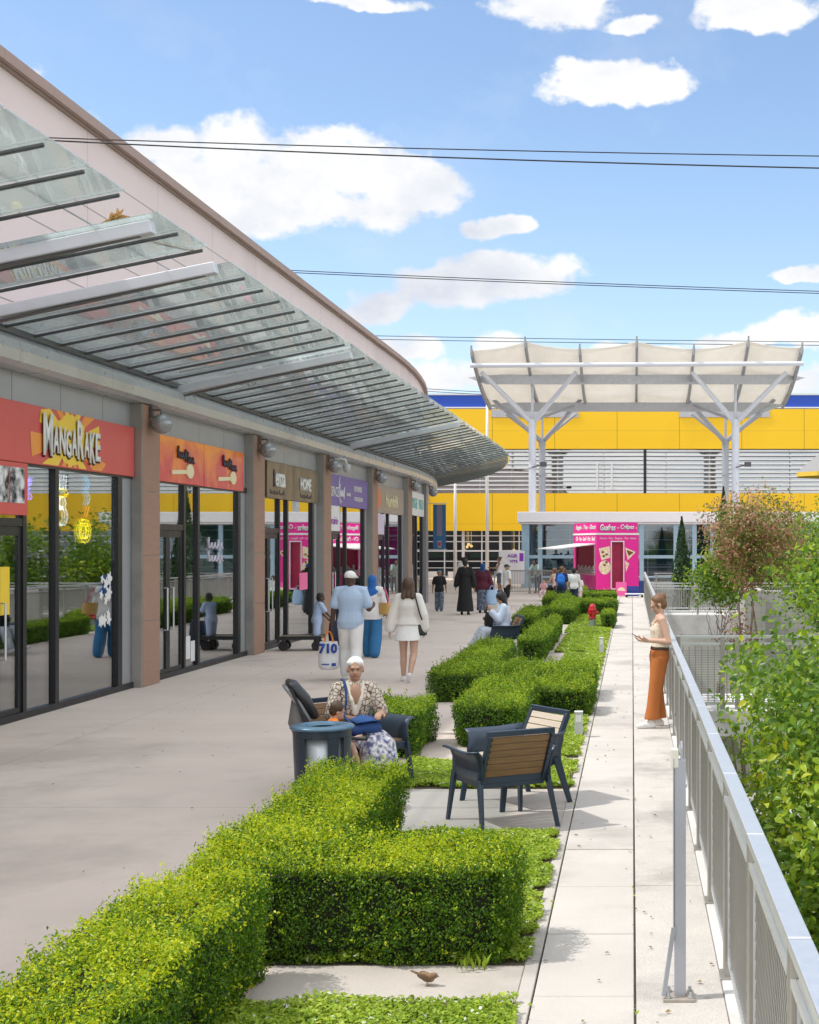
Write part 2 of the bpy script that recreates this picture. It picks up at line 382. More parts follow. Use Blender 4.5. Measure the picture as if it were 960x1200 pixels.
def text(name, s, mat, parent, loc, rot, width, height=None, shear=0, ext=.008, bold=0.0, name2=None):
    cu = bpy.data.curves.new('t', 'FONT'); cu.body = s; cu.size = 1; cu.shear = shear; cu.extrude = 0; cu.offset = bold
    cu.resolution_u = 2
    o = bpy.data.objects.new('t', cu); COL.objects.link(o)
    dg = bpy.context.evaluated_depsgraph_get(); dg.update()
    me = bpy.data.meshes.new_from_object(o.evaluated_get(dg)); bpy.data.objects.remove(o); bpy.data.curves.remove(cu)
    co = np.zeros(len(me.vertices)*3, np.float32); me.vertices.foreach_get('co', co); co = co.reshape(-1,3)
    mn, mx = co.min(0), co.max(0); sx = width/(mx[0]-mn[0]); sy = sx if height is None else height/(mx[1]-mn[1])
    co[:,0] = (co[:,0]-(mn[0]+mx[0])/2)*sx; co[:,1] = (co[:,1]-(mn[1]+mx[1])/2)*sy; me.vertices.foreach_set('co', co.ravel())
    me.materials.clear(); me.materials.append(mat); me.name = name; me.update()
    q = bpy.data.objects.new(name, me); COL.objects.link(q); q.location = loc; q.rotation_euler = rot
    if parent is not None: q.parent = parent
    sd = q.modifiers.new('solid', 'SOLIDIFY'); sd.thickness = ext; sd.offset = 1
    return q
# ---------------------------------------------------------------- base materials
conc_plaza = M('plaza_concrete', (.61,.52,.46), .82, var=.08, scale=1.1, bump=.3, bscale=220, speck=.26, stain=.22, gum=.34, lines=[(1,5.8,.02,0,.22),(0,5.2,.02,1.2,.18)])
conc_bay = M('bay_concrete', (.44,.405,.37), .85, var=.09, scale=2.2, bump=.3, bscale=200, speck=.2, stain=.2)
slab_mat = M('paving_slab', (.51,.48,.45), .8, var=.12, scale=1.6, bump=.25, bscale=160, speck=.16, stain=.26, gum=.2)
aggr_mat = M('aggregate', (.55,.52,.49), .85, var=.12, scale=3.0, bump=.7, bscale=120, speck=.4, stain=.3, gum=.25)
kerb_mat = M('kerb_stone', (.47,.44,.41), .85, var=.12, scale=4, bump=.4, bscale=150, speck=.3, stain=.25)
white_conc = M('white_concrete', (.62,.61,.60), .8, var=.08, scale=2, bump=.2, stain=.25)
soil = M('soil_mat', (.07,.055,.035), .95, var=.3, scale=9, bump=.6, bscale=60)
far_ground = M('lower_ground_mat', (.22,.24,.16), .95, var=.3, scale=.4)
steel = M('galvanised', (.52,.53,.54), .42, .75, var=.08, scale=9, bump=.05)
steel_lt = M('brushed_rail', (.66,.68,.70), .36, .7, var=.06, scale=12)
black_fr = M('black_frame', (.018,.019,.022), .35, .3, var=.15)
grey_pan = M('grey_panel', (.38,.385,.40), .45, .35, var=.06, scale=1.5, lines=[(1,1.45,.02,.2,.6)])
grey_beam = M('grey_beam', (.50,.515,.535), .30, .25, var=.10, scale=1.2, stain=.25, lines=[(1,2.9,.015,.7,.4)])
# ---------------------------------------------------------------- ground
def struct(o): o['kind'] = 'structure'; return o
g = MB(); g.box(-2500,2500,-400,3500,-4.4,-4.0); struct(obj('ground', g, far_ground))
p = MB(); p.box(-60,-.572,-12,88,-3.99,0); p.box(-.572,.53,-12,88,-3.99,-.06); p.box(.53,12,57,88,-3.99,-.004); struct(obj('plaza', p, conc_plaza))
w = MB(); y = -4.03
i = 0
while y < 60:
    jx = random.uniform(-.002,.002); dz = random.uniform(-.003,.002)
    w.box(-.488, .008, y+.005, y+1.075, -.055, .004+dz); y += 1.08
struct(obj('walkway', w, slab_mat, bevel=.004))
a = MB(); y = -4
while y < 60: a.box(.020,.455,y+.003,y+4.31,-.055,.002); y += 4.32
struct(obj('walkway_strip', a, aggr_mat, bevel=.004))
k = MB(); y = -4
while y < 60: k.box(-.570,-.497,y+.004,y+1.61,-.055,.006); y += 1.62
struct(obj('kerb', k, kerb_mat, bevel=.006))
le = MB(); le.box(.458,.56,-12,60,-.5,.016); struct(obj('ledge', le, white_conc, bevel=.006))
# paved bays between the lawns
bays = [(-1.9,-.575,6.67,7.25),(-2.4,-.575,10.55,12.45),(-1.3,-.575,13.98,14.25),(-2.05,-.575,27.6,27.9),(-2.1,-.575,33.4,33.9)]
b_ = MB()
for x0,x1,y0,y1 in bays: b_.box(x0,x1,y0,y1,-.05,.004)
struct(obj('paving', b_, conc_bay))
lawns = [(-1.95,-.575,3.6,6.67),(-2.35,-.575,7.25,10.55),(-2.3,-.575,12.45,13.98),(-1.35,-.575,14.25,27.6),(-1.6,-.575,27.9,33.4),(-1.7,-.575,33.9,52)]
s_ = MB()
for x0,x1,y0,y1 in lawns: s_.box(x0,x1,y0,y1,-.05,.006)
struct(obj('soil', s_, soil))
# ---------------------------------------------------------------- shopping arcade (left)
SL = .0075; S0 = 45.0; RC = 75.0
P45 = Vector((-7.93+SL*S0, S0)); DIRS = Vector((SL, 1)).normalized(); NL = Vector((-DIRS.y, DIRS.x)); CC = P45 + NL*RC
A0 = math.atan2(-NL.y, -NL.x)
def wp(s, off=0, z=0):
    """point on the arcade wall: s along it, off out towards the plaza"""
    if s <= S0:
        b = P45 + DIRS*(s-S0) - NL*off; return Vector((b.x, b.y, z))
    a = A0 + (s-S0)/RC; return Vector((CC.x + (RC+off)*math.cos(a), CC.y + (RC+off)*math.sin(a), z))
def srange(s0, s1, step=2.0):
    k = max(1, int(math.ceil((s1-s0)/step))); 
    if s1 <= S0: k = 1
    return [s0 + (s1-s0)*i/k for i in range(k+1)]
def sweep(mb, s0, s1, prof, step=2.0, mi=0):
    ss = srange(s0, s1, step) if s0 >= S0 or s1 <= S0 else [s0] + srange(S0, s1, step)
    n = len(prof); vs = [wp(s, o, z) for s in ss for o, z in prof]; fs = []
    for i in range(len(ss)-1):
        for j in range(n): fs.append((i*n+j, i*n+(j+1)%n, (i+1)*n+(j+1)%n, (i+1)*n+j))
    fs.append(tuple(range(n))); fs.append(tuple((len(ss)-1)*n+j for j in range(n-1,-1,-1)))
    mb.add(vs, fs, mi); return mb
def rect(o0, o1, z0, z1): return [(o0,z0),(o1,z0),(o1,z1),(o0,z1)]
pink_stone = M('pink_stone', (.72,.60,.60), .7, var=.05, scale=.8, stain=.10, lines=[(2,.60,.020,.05,.55),(1,2.9,.015,.3,.4)])
cap_mat = M('coping', (.36,.25,.215), .6, var=.08, scale=2, lines=[(1,2.9,.012,.3,.4)])
pillar_stone = M('pillar_stone', (.33,.20,.145), .75, var=.10, scale=3, bump=.1, stretch=(1,1,6))
pillar_metal = M('pillar_metal', (.36,.345,.32), .45, .5, var=.10, scale=2, stain=.2)
jamb_mat = M('jamb_metal', (.40,.42,.45), .4, .5, var=.05)
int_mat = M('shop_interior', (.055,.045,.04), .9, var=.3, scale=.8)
shop_glass = glassmat('shop_glass', (.86,.90,.88), .22, .90, wob=.010, fmax=.42)
arc = empty('shopping_arcade', (0,0,0), 0, 'long low shopping arcade with pinkish stone upper wall and brown pillars along the plaza', 'building')
SEND = 120
m_ = MB(); sweep(m_, -6, SEND, rect(-.45,-.2,4.3,8.28)); obj('upper_wall', m_, pink_stone, arc)
m_ = MB(); sweep(m_, -6, SEND, rect(-.5,-.06,8.31,8.45)); sweep(m_, -6, SEND, rect(-.46,-.14,8.283,8.307)); obj('coping', m_, cap_mat, arc)
m_ = MB(); sweep(m_, -6, SEND, [(-.3,4.42),(.22,4.42),(.31,4.47),(.33,4.60),(.31,4.72),(.20,4.80),(-.195,4.80)]); obj('lintel_beam', m_, grey_beam, arc)
m_ = MB(); sweep(m_, -6, SEND, rect(-.12,-.02,4.0,4.418)); obj('fascia_panel', m_, grey_pan, arc)
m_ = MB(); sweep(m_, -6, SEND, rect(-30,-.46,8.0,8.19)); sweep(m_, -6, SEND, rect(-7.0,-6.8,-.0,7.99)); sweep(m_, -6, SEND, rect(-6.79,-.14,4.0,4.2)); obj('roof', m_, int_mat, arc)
PIL = [15.2, 21.2, 27.3, 33.3, 39.3, 45.3, 50.6]
def pillar(s):
    q = MB(); zc = [0, 1.02, 2.05, 3.05, 4.415]
    for a_, b_2 in zip(zc, zc[1:]): 
        sweep(q, s+.012, s+.76, rect(-.1,.17, a_+.006, b_2-.006))
    o = obj('pillar', q, pillar_stone, arc, bevel=.004)
    q = MB(); sweep(q, s-.03, s+.006, rect(-.11,.165,0,4.415)); sweep(q, s+.03, s+.74, rect(-.09,.16,0.01,4.41))
    obj('pillar_edge', q, pillar_metal, o)
for s in PIL[:-1]: pillar(s)
q = MB(); sweep(q, 50.6, 51.7, rect(-.3,.12,0,4.415)); sweep(q, 51.75, SEND, rect(-.2,-.05,0,3.99)); obj('end_wall', q, M('end_metal', (.26,.26,.27), .45, .5), arc)
def storefront(s0, s1, mull, door, ztop=3.24, label=None):
    """frame with jamb, glazing, door leaves"""
    fr = MB()
    sweep(fr, s0, s1, rect(-.09,.04,.0,.09)); sweep(fr, s0, s1, rect(-.09,.03,ztop,ztop+.10))
    for s in mull: sweep(fr, s-.055, s+.055, rect(-.09,.035,.09,ztop))
    sweep(fr, s1-.62, s1-.46, rect(-.09,.04,.09,ztop))
    d0, d1 = door
    sweep(fr, d0, d1, rect(-.088,.033,2.46,2.56))
    for s in (d0, d1): sweep(fr, s-.05, s+.05, rect(-.086,.038,.09,ztop-.002))
    o = T(obj('storefront', fr, black_fr, arc), label)
    j = MB(); sweep(j, s1-.455, s1-.02, rect(-.12,.0,0,4.0)); obj('jamb', j, jamb_mat, o)
    pn = MB(); 
    for a_, b_2, z0, z1 in ((s0, d0-.05, .09, ztop), (d0+.05, d1-.05, 2.56, ztop), (d1+.05, s1-.62, .09, ztop)):
        if b_2-a_ > .05: sweep(pn, a_, b_2, rect(-.03,-.012,z0,z1))
    obj('pane', pn, shop_glass, o)
    md = (d0+d1)/2
    for a_, b_2 in ((d0+.05, md-.004), (md+.004, d1-.05)):
        dm = MB()
        sweep(dm, a_, b_2, rect(-.05,.015,.02,.16)); sweep(dm, a_, b_2, rect(-.05,.015,2.34,2.455))
        sweep(dm, a_, a_+.09, rect(-.05,.015,.16,2.34)); sweep(dm, b_2-.09, b_2, rect(-.05,.015,.16,2.34))
        gl = 1; sweep(dm, a_+.09, b_2-.09, rect(-.02,-.008,.16,2.34), mi=1)
        # handle bar
        hs = b_2-.14 if a_ < md-.1 else a_+.14
        a3, b3 = wp(hs, .06, .8), wp(hs, .06, 1.5)
        dm.tube([wp(hs,.01,.8), a3, b3, wp(hs,.01,1.5)], .014, 6, 2)
        obj('door', dm, [black_fr, shop_glass, steel_lt], o)
    return o
storefront(15.96, 21.17, [18.42], (16.0, 17.45), label='black framed shop window with neon shapes inside, under the red sign')
storefront(21.97, 27.27, [24.3], (22.0, 23.55), label='shop window and black door under the orange sign')
storefront(28.07, 33.27, [30.4], (28.1, 29.7), label='shop window and black door under the brown metal sign')
storefront(34.07, 39.27, [36.4], (34.1, 35.6), label='shop window under the purple sign')
storefront(40.07, 45.27, [42.5], (40.1, 41.7), label='shop window under the beige sign')
storefront(46.07, 50.58, [48.2], (46.1, 47.4), label='shop window under the white sign at the end')
storefront(10.0, 15.17, [12.3], (13.0, 14.6))
# shop partitions, floor
m_ = MB()
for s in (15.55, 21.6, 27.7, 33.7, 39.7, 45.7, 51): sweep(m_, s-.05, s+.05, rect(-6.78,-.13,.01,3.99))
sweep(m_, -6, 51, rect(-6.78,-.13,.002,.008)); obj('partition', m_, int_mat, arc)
# display stands inside the windows
disp = M('display_mat', (.28,.30,.31), .5, var=.25, scale=3)
for s, n_ in ((18.6,3),(24.5,2),(30.6,3),(36.6,3),(42.6,2)):
    for k in range(n_):
        q = MB(); c = wp(s+.3+k*.55, -.85-.35*(k%2), 0); hh = .75+.3*((k*7)%3)/2
        q.box(-.2,.2,-.2,.2,0,hh*.55); q.box(-.16,.16,-.16,.16,hh*.55+.003,hh*.6); q.box(-.11,.11,-.1,.1,hh*.6+.003,hh)
        T(obj('display_plinth', q, disp, None, bevel=.006, loc=c), 'pale stepped display stand seen dimly inside a shop window', 'display stand', 'display stands inside the shop windows')
for i_ in range(5):
    q = MB(); c = wp(22.4+i_*.85, -1.6-.3*(i_%2), 2.95); q.ell((0,0,0), (.07,.07,.08)); q.tube([(0,0,.07),(0,0,1.0)], .008, 5)
    T(obj('pendant_lamp', q, emit('bulb_warm_%d'%i_, (1,.62,.28), 9.0), None, smooth=True, loc=c), 'small warm pendant bulb glowing behind the glass below the orange sign', 'lamp', 'pendant bulbs in the second shop')
# ---------------------------------------------------------------- signs over the shops
WR = (R(90), 0, R(90) - math.atan(SL))
white_let = M('white_letter', (.78,.78,.76), .5, var=.03)
dark_let = M('dark_letter', (.05,.04,.05), .5, var=.05)
def wrot(s): 
    a = 0 if s <= S0 else (s-S0)/RC
    return (R(90), 0, R(90) - math.atan(SL) + a)
def sign(s0, s1, z0, z1, mat, label, off=.06, th=.12):
    q = MB(); sweep(q, s0, s1, rect(off-th, off, z0, z1), step=.8)
    return T(obj('shop_sign', q, mat, None, bevel=.006), label, 'sign')
def ptlist(s, off, pts): return [wp(s+a, off, z) for a, z in pts]
# red sign with sunburst
red_sign = M('red_sign', (.60,.085,.072), .45, var=.04, scale=1)
sg = sign(15.3, 21.15, 3.27, 4.03, red_sign, 'long red shop sign with white blocky letters on a yellow sunburst')
bu_y = M('burst_yellow', (.85,.58,.05), .5, var=.05); bu_o = M('burst_orange', (.80,.30,.05), .5, var=.05)
q = MB(); cs, cz = 18.8, 3.66
def clip_ray(a, b_2, rs):
    pts = [(cs+.0, cz)]
    for t in (a, (a+b_2)/2, b_2):
        r_ = rs
        dz = math.sin(t)
        if abs(dz) > 1e-3: r_ = min(r_, .372/abs(dz))
        pts.append((cs + r_*math.cos(t), cz + r_*dz))
    return pts
for kk in range(14):
    a = kk*2*math.pi/14 + .11; wdt = .13 if kk % 2 else .17
    pts = clip_ray(a-wdt, a+wdt, 1.25 if kk%2 else 1.0)
    vs = [wp(s, .0625 + (.0012 if kk%2 else 0), z) for s, z in pts]; q.add(vs, [(0,1,2,3)], kk%2)
vs = [wp(cs + .52*math.cos(2*math.pi*i/28)*(1.12 if i%2 else .9), .0665, cz + min(.372, .40*(1.1 if i%2 else .9))*math.sin(2*math.pi*i/28)*.95) for i in range(28)]
q.add(vs, [tuple(range(28))], 0)
obj('sunburst', q, [bu_y, bu_o], sg)
for dx, mt_, off in ((.025, dark_let, .068), (0, white_let, .086)):
    x = 17.86
    for ch, wd_, hh, dz in (('M',.33,.56,.02),('A',.2,.36,-.03),('N',.22,.36,-.03),('G',.2,.38,-.06),('A',.2,.36,-.03),('R',.25,.54,.02),('A',.2,.36,-.03),('K',.22,.44,-.06),('E',.2,.40,-.04)):
        text('lettering', ch, mt_, sg, wp(x+wd_*.44+dx, off, 3.66+dz-dx), WR, wd_*.83, hh, bold=.018, ext=.014); x += wd_*.885+.012
# orange double sign
om, nt, pb, out = _bs('orange_sign'); MATS['orange_sign'] = om
N = nt.nodes; tc = N.new('ShaderNodeTexCoord'); nz = N.new('ShaderNodeTexNoise'); nz.inputs['Scale'].default_value = 1.1; nz.inputs['Detail'].default_value = 3; nz.inputs['Distortion'].default_value = 1.2
cr = N.new('ShaderNodeValToRGB'); e = cr.color_ramp.elements; e[0].position = .40; e[0].color = (.62,.04,.06,1); e[1].position = .70; e[1].color = (.90,.27,.015,1)
sp = N.new('ShaderNodeSeparateXYZ'); mth = N.new('ShaderNodeMath'); mth.operation = 'MULTIPLY_ADD'; mth.inputs[1].default_value = .42; mth.inputs[2].default_value = -1.5
ad = N.new('ShaderNodeMath'); ad.operation = 'ADD'
nt.links.new(tc.outputs['Object'], nz.inputs[0]); nt.links.new(tc.outputs['Object'], sp.inputs[0]); nt.links.new(sp.outputs[2], mth.inputs[0])
nt.links.new(mth.outputs[0], ad.inputs[0]); nt.links.new(nz.outputs[0], ad.inputs[1]); nt.links.new(ad.outputs[0], cr.inputs[0]); nt.links.new(cr.outputs[0], pb.inputs['Base Color']); pb.inputs['Roughness'].default_value = .25
cream = M('cream_letter', (.80,.70,.45), .5, var=.03)
def script(parent, s, z, w, h, mat, off, seed, n=9, r=.012, slant=.35):
    """a flowing hand-written word as one thin ribbon of tube"""
    rg = random.Random(seed); pts = []
    for i in range(n*6):
        t = i/(n*6-1); ph = i/6*2*math.pi
        up = .5+.5*math.sin(ph); tall = 1.0 if rg.random() < .0 else (.55 if (i//6) % 3 else 1.0)
        yv = (up*tall - .18*(1 if (i//6) % 4 == 3 else 0))*h
        pts.append(wp(s - w/2 + t*w + .035*math.cos(ph)*w + slant*yv, off, z - h*.35 + yv))
    q = MB(); q.tube(pts, r, 5); return obj('lettering', q, mat, parent, smooth=True)
for (a, b_2), nm in (((21.99,24.50),'first'), ((24.53,26.95),'second')):
    sg = sign(a, b_2, 3.26, 4.02, om, 'orange and red gloss sign panel with spoon and script, %s' % ('next to the wide brown pillar' if nm == 'first' else 'the farther of the pair'))
    c = (a+b_2)/2
    script(sg, c+.02, 3.76, .50, .22, dark_let, .075, 3, 4, .020); script(sg, c+.46, 3.70, .42, .20, dark_let, .075, 5, 3, .020)
    sp_ = MB(); a0 = wp(c-.45, .072, 3.43); b0 = wp(c+.28, .072, 3.47)
    sp_.bar(a0, b0, .02, .07); cc0 = wp(c+.46, .072, 3.49)
    sp_.add([cc0 + Vector((.012, .19*math.cos(t), .125*math.sin(t))) for t in [2*math.pi*i/20 for i in range(20)]] + [cc0 + Vector((-.012, .19*math.cos(t), .125*math.sin(t))) for t in [2*math.pi*i/20 for i in range(20)]],
            [tuple(range(20)), tuple(range(39,19,-1))] + [(i,(i+1)%20,20+(i+1)%20,20+i) for i in range(20)])
    obj('spoon_emblem', sp_, cream, sg)
# brown metal double sign
bronze = M('bronze_sheet', (.22,.165,.10), .45, .35, var=.55, scale=2.2, stretch=(1,1.2,.8), bump=.3, bscale=12)
sg1 = sign(28.65, 30.75, 3.2, 3.98, bronze, 'mottled brown metal sign reading enza beside the black sign end')
text('lettering', 'l', dark_let, sg1, wp(29.15,.065,3.63), WR, .09, .36, bold=.02); text('lettering', 'enza', white_let, sg1, wp(29.62,.068,3.60), WR, .78, .30, bold=.025, ext=.02)
script(sg1, 29.4, 3.33, 1.2, .10, dark_let, .064, 8, 10, .007)
sg2 = sign(30.78, 33.1, 3.2, 3.98, bronze, 'mottled brown metal sign reading HOME')
text('lettering', 'HOME', white_let, sg2, wp(31.85,.068,3.60), WR, .98, .30, bold=.03, ext=.02); script(sg2, 31.9, 3.33, 1.1, .10, dark_let, .064, 12, 10, .007)
q = MB(); sweep(q, 28.08, 28.63, rect(-.1,.03,3.24,3.98)); T(obj('sign_return', q, black_fr, None), 'black blank panel at the near end of the brown metal sign', 'panel')
# purple sign
purple = M('purple_sign', (.17,.12,.36), .5, var=.05)
sg = sign(34.1, 39.1, 3.2, 4.0, purple, 'purple shop sign with white lettering ESPACE and looping script')
text('lettering', 'ESPACE', white_let, sg, wp(34.85,.066,3.56), WR, .95, .26)
script(sg, 35.65, 3.57, .7, .34, white_let, .07, 4, 4, .018)
q = MB(); q.tube(ptlist(35.45, .07, [(0,3.95),(-.08,3.8),(-.02,3.55),(.0,3.38),(.08,3.27),(.16,3.34)]), .018, 5); obj('lettering', q, white_let, sg, smooth=True)
text('lettering', 'boutik', white_let, sg, wp(36.55,.066,3.55), WR, .5, .11, shear=.2)
text('lettering', 'FETES\u2022MODE', white_let, sg, wp(37.75,.066,3.72), WR, 1.0, .15); text('lettering', 'TOUS LES JOURS', white_let, sg, wp(37.8,.066,3.43), WR, 1.15, .15)
# beige sign with orange disc
beige_s = M('beige_sign', (.36,.30,.24), .5, .2, var=.12, scale=1.5)
sg = sign(40.1, 45.0, 3.15, 3.98, beige_s, 'worn beige shop sign with faded orange disc and pale lettering')
q = MB(); c0 = wp(40.7,.066,3.58); q.add([c0 + Vector((0,.52*math.cos(2*math.pi*i/28), .30*math.sin(2*math.pi*i/28))) for i in range(28)], [tuple(range(28))]); obj('disc', q, M('orange_disc', (.62,.20,.08), .5), sg)
text('lettering', 'hunkili', cream, sg, wp(42.85,.068,3.55), WR, 2.0, .42, bold=.03)
# white sign with teal letters
sg = sign(46.1, 50.4, 3.2, 4.02, M('white_sign', (.74,.74,.73), .5, var=.04), 'white shop sign with pale teal capital letters')
teal = M('teal_letter', (.12,.50,.47), .5, var=.1)
text('lettering', 'HYGIE', teal, sg, wp(47.2,.075,3.62), wrot(46.7), 1.5, .36); text('lettering', 'NEO', teal, sg, wp(49.2,.075,3.62), wrot(49), 1.3, .36)
# panels above the doors
q = MB(); sweep(q, 15.62, 17.5, rect(-.02,.05,2.6,3.262)); pb_ = T(obj('poster_board', q, red_sign, None), 'red framed board of black and white drawings above the first shop door', 'poster board')
bw = pattern('ink_drawing', (.75,.76,.76), (.02,.02,.025), 7, 'NOISE', .52)
for k in range(4):
    q = MB(); sweep(q, 15.72+k*.43, 16.11+k*.43, rect(.051,.056,2.75,3.2)); obj('drawing', q, bw, pb_)
q = MB(); sweep(q, 34.1, 35.55, rect(-.02,.05,2.55,3.2)); pb_ = T(obj('door_sign', q, M('white_panel', (.74,.73,.74), .5), None), 'white panel with violet word above the door below the purple sign', 'sign')
text('lettering', 'librairie', M('violet_letter', (.35,.12,.42), .5), pb_, wp(34.8,.056,2.82), WR, 1.0, .2, shear=.2)
q = MB(); sweep(q, 40.1, 41.65, rect(-.02,.05,2.5,3.12)); T(obj('door_sign', q, M('lilac_panel', (.62,.55,.70), .5, var=.1), None), 'plain lilac panel above the door below the beige sign', 'sign')
def sticker(s, w, z0, z1, mat, label, name='poster'):
    q = MB(); sweep(q, s, s+w, rect(-.0095,-.006,z0,z1)); T(obj(name, q, mat, None), label, 'poster')
white_p = M('paper_white', (.7,.7,.7), .7, var=.1)
sticker(16.86, .26, 1.35, 1.95, M('paper_yellow', (.80,.56,.03), .6, var=.1), 'yellow strip poster stuck on the glass of the first shop door')
sticker(23.72, .24, .22, .62, white_p, 'small white notice low on glass beside the door, under the orange sign')
sticker(23.99, .22, .16, .52, white_p, 'smaller white notice low on glass, under the orange sign')
sticker(31.6, .75, 1.15, 1.55, M('paper_pink', (.85,.16,.35), .6, var=.1), 'bright pink square poster in the window under the brown metal sign')
t = empty('window_decal', (0,0,0), 0, 'cluster of white flower decals on the first shop window, near the pillar', 'decal'); rg = random.Random(4)
for k in range(16):
    sc, zc = 20.15 + rg.uniform(-.22,.22), 1.45 + rg.uniform(-.42,.42); r_ = rg.uniform(.05,.085); q = MB(); c = wp(sc, -.008, zc)
    ring_ = [c + Vector((0, r_*(1+.35*math.cos(5*a))*math.cos(a), r_*(1+.35*math.cos(5*a))*math.sin(a))) for a in [2*math.pi*i/30 for i in range(30)]]
    q.add(ring_, [tuple(range(30))]); obj('flower', q, white_p, t)
t = empty('window_lettering', (0,0,0), 0, 'pale looping lettering painted on the glass under the orange sign', 'lettering'); lil = M('lilac_paint', (.62,.58,.70), .5)
for zc, sd_ in ((2.22,31),(1.98,37)): script(t, 25.35, zc, .95, .22, lil, -.004, sd_, 5, .012)
# goods seen inside the first shop window: hanging figures lit in neon tubes (plain shapes)
def neon(label, paths, cols):
    t = empty('neon_sign', (0,0,0), 0, label, 'neon sign')
    for pts, c_ in zip(paths, cols):
        q = MB(); q.tube(pts, .012, 6); obj('tube', q, c_, t, smooth=True)
n_p = emit('neon_purple', (.30,.16,1.0), 11.26); n_w = emit('neon_white', (.9,.92,1.0), 7.74); n_y = emit('neon_yellow', (1.0,.75,.02), 8.45); n_b = emit('neon_blue', (.05,.5,.9), 7.04); n_o = emit('neon_orange', (1.0,.25,.05), 7.04)
def squig(s, z, w, h, k, seed):
    rg = random.Random(seed); return [wp(s+rg.uniform(-w,w)/1, -.12, z+rg.uniform(-h,h)) for _ in range(k)]
def smooth_pts(p, it=2):
    for _ in range(it):
        o_ = [p[0]]
        for a_, b_2 in zip(p, p[1:]): o_ += [a_*.75+b_2*.25, a_*.25+b_2*.75]
        p = o_+[p[-1]]
    return p
neon('purple scribbled neon shape hanging in the first shop window', [smooth_pts(squig(17.86,3.02,.17,.10,14,2)), smooth_pts(squig(17.86,2.88,.15,.09,10,5))], [n_p, n_p])
def ring(s, z, rx, rz_, n=24): return [wp(s+rx*math.cos(2*math.pi*i/n), -.12, z+rz_*math.sin(2*math.pi*i/n)) for i in range(n+1)]
neon('white and yellow bottle shaped neon in the first shop window', [ring(18.95,2.62,.16,.13), ring(18.95,2.8,.10,.09), ring(18.95,2.94,.17,.06), [wp(18.82,-.12,3.2),wp(18.85,-.12,3.0)], [wp(19.08,-.12,3.2),wp(19.05,-.12,3.0)]], [n_w, n_w, n_y, n_w, n_w])
neon('blue stalk and yellow ring neon in the first shop window', [smooth_pts([wp(19.78,-.12,3.2),wp(19.9,-.12,3.1),wp(19.76,-.12,3.0),wp(19.92,-.12,2.9),wp(19.8,-.12,2.8)]), [wp(19.86,-.12,2.78),wp(19.76,-.12,2.62)], ring(19.72,2.42,.20,.17), ring(19.72,2.42,.14,.11), [wp(19.72,-.12,2.3),wp(19.76,-.12,2.5)]], [n_b, n_o, n_y, n_y, n_y])
# ball lamps and the dome camera
ball = M('lamp_grey', (.34,.35,.37), .28, .5, var=.08)
def ball_lamp(s, label):
    c = wp(s, .36, 4.12); t = empty('wall_lamp', c, 0, label, 'lamp', 'round grey lamps on the pillars')
    q = MB(); q.ell((0,0,0), (.165,.165,.155), nu=24, nv=16); q.lathe([(.168,-.012),(.172,0),(.168,.012)]); obj('globe', q, ball, t, smooth=True)
    q = MB(); q.tube([(-.14,0,.22),(-.02,0,.22),(0,0,.14)], .018, 8); q.box(-.16,-.13,-.05,.05,.1,.28); obj('bracket', q, M('lamp_bracket', (.12,.12,.13), .5, .4), t)
for s, l in zip(PIL, ('widest pillar, by the red sign','pillar between the orange and brown signs','pillar between the brown and purple signs','pillar between the purple and beige signs','pillar between the beige and white signs','end')):
    pass
for s, l in ((21.5,'round grey lamp on the pillar beside the red sign'),(27.6,'round grey lamp on the pillar between orange and brown signs'),(33.6,'round grey lamp on the pillar beside the dome camera'),(39.6,'round grey lamp on the pillar between purple and beige signs'),(45.6,'round grey lamp on the pillar between beige and white signs'),(50.9,'round grey lamp on the end column above the blue banner')): ball_lamp(s, l)
t = empty('security_camera', wp(34.3,.3,4.2), 0, 'white hooked dome camera beside a round grey lamp', 'camera')
q = MB(); q.tube([(-.3,0,.1),(.05,0,.16),(.17,0,.12),(.2,0,0)], .03, 8); obj('arm', q, white_let, t, smooth=True)
q = MB(); q.lathe([(.001,.06),(.09,.05),(.10,-.03),(.085,-.1),(.05,-.15),(.001,-.165)], (.2,0,-.03)); obj('dome', q, M('dome_grey', (.5,.5,.52), .3), t, smooth=True)
# ---------------------------------------------------------------- glass canopy
can = empty('glass_canopy', (0,0,0), 0, 'long glass canopy on steel rafters sloping up over the shopfronts', 'canopy')
can_glass = glassmat('canopy_glass', (.88,.94,.94), .09, .85, wob=.02, dirt=.10)
rafter_m = M('rafter_dark', (.15,.155,.16), .35, .6, var=.1); beam_w = M('bracket_white', (.62,.64,.70), .4, .2, var=.05)
OI, OO, ZI, ZO = .22, 3.13, 4.86, 5.44
def cz_(o): return ZI + (ZO-ZI)*(o-OI)/(OO-OI)
beams = [13.5, 15.5, 22.7, 36.0]
rs = []; s = 8.6
while s < 78:
    rs.append(s); s += .79 if s < 48 else .85
for s in rs:
    if any(abs(s-b_2) < .3 for b_2 in beams): continue
    oo = OO
    q = MB(); a = wp(s, OI, ZI+.004); b_2 = wp(s, oo, ZO+.004)
    q.bar(a, b_2, .030, .022); q.bar(a-Vector((0,0,.018)), b_2-Vector((0,0,.018)), .014, .010)
    obj('rafter', q, rafter_m, can)
for s in beams:
    q = MB(); q.bar(wp(s, .18, ZI-.085), wp(s, OO-.03, ZO-.075), .14, .13); q.bar(wp(s, .3, ZI-.17), wp(s, OO-.15, ZO-.155), .07, .03, 1); obj('bracket_beam', q, [beam_w, rafter_m], can, bevel=.01)
q = MB(); sweep(q, 8, 78, rect(.16,.235,4.81,4.90), step=1.5); obj('gutter', q, rafter_m, can)
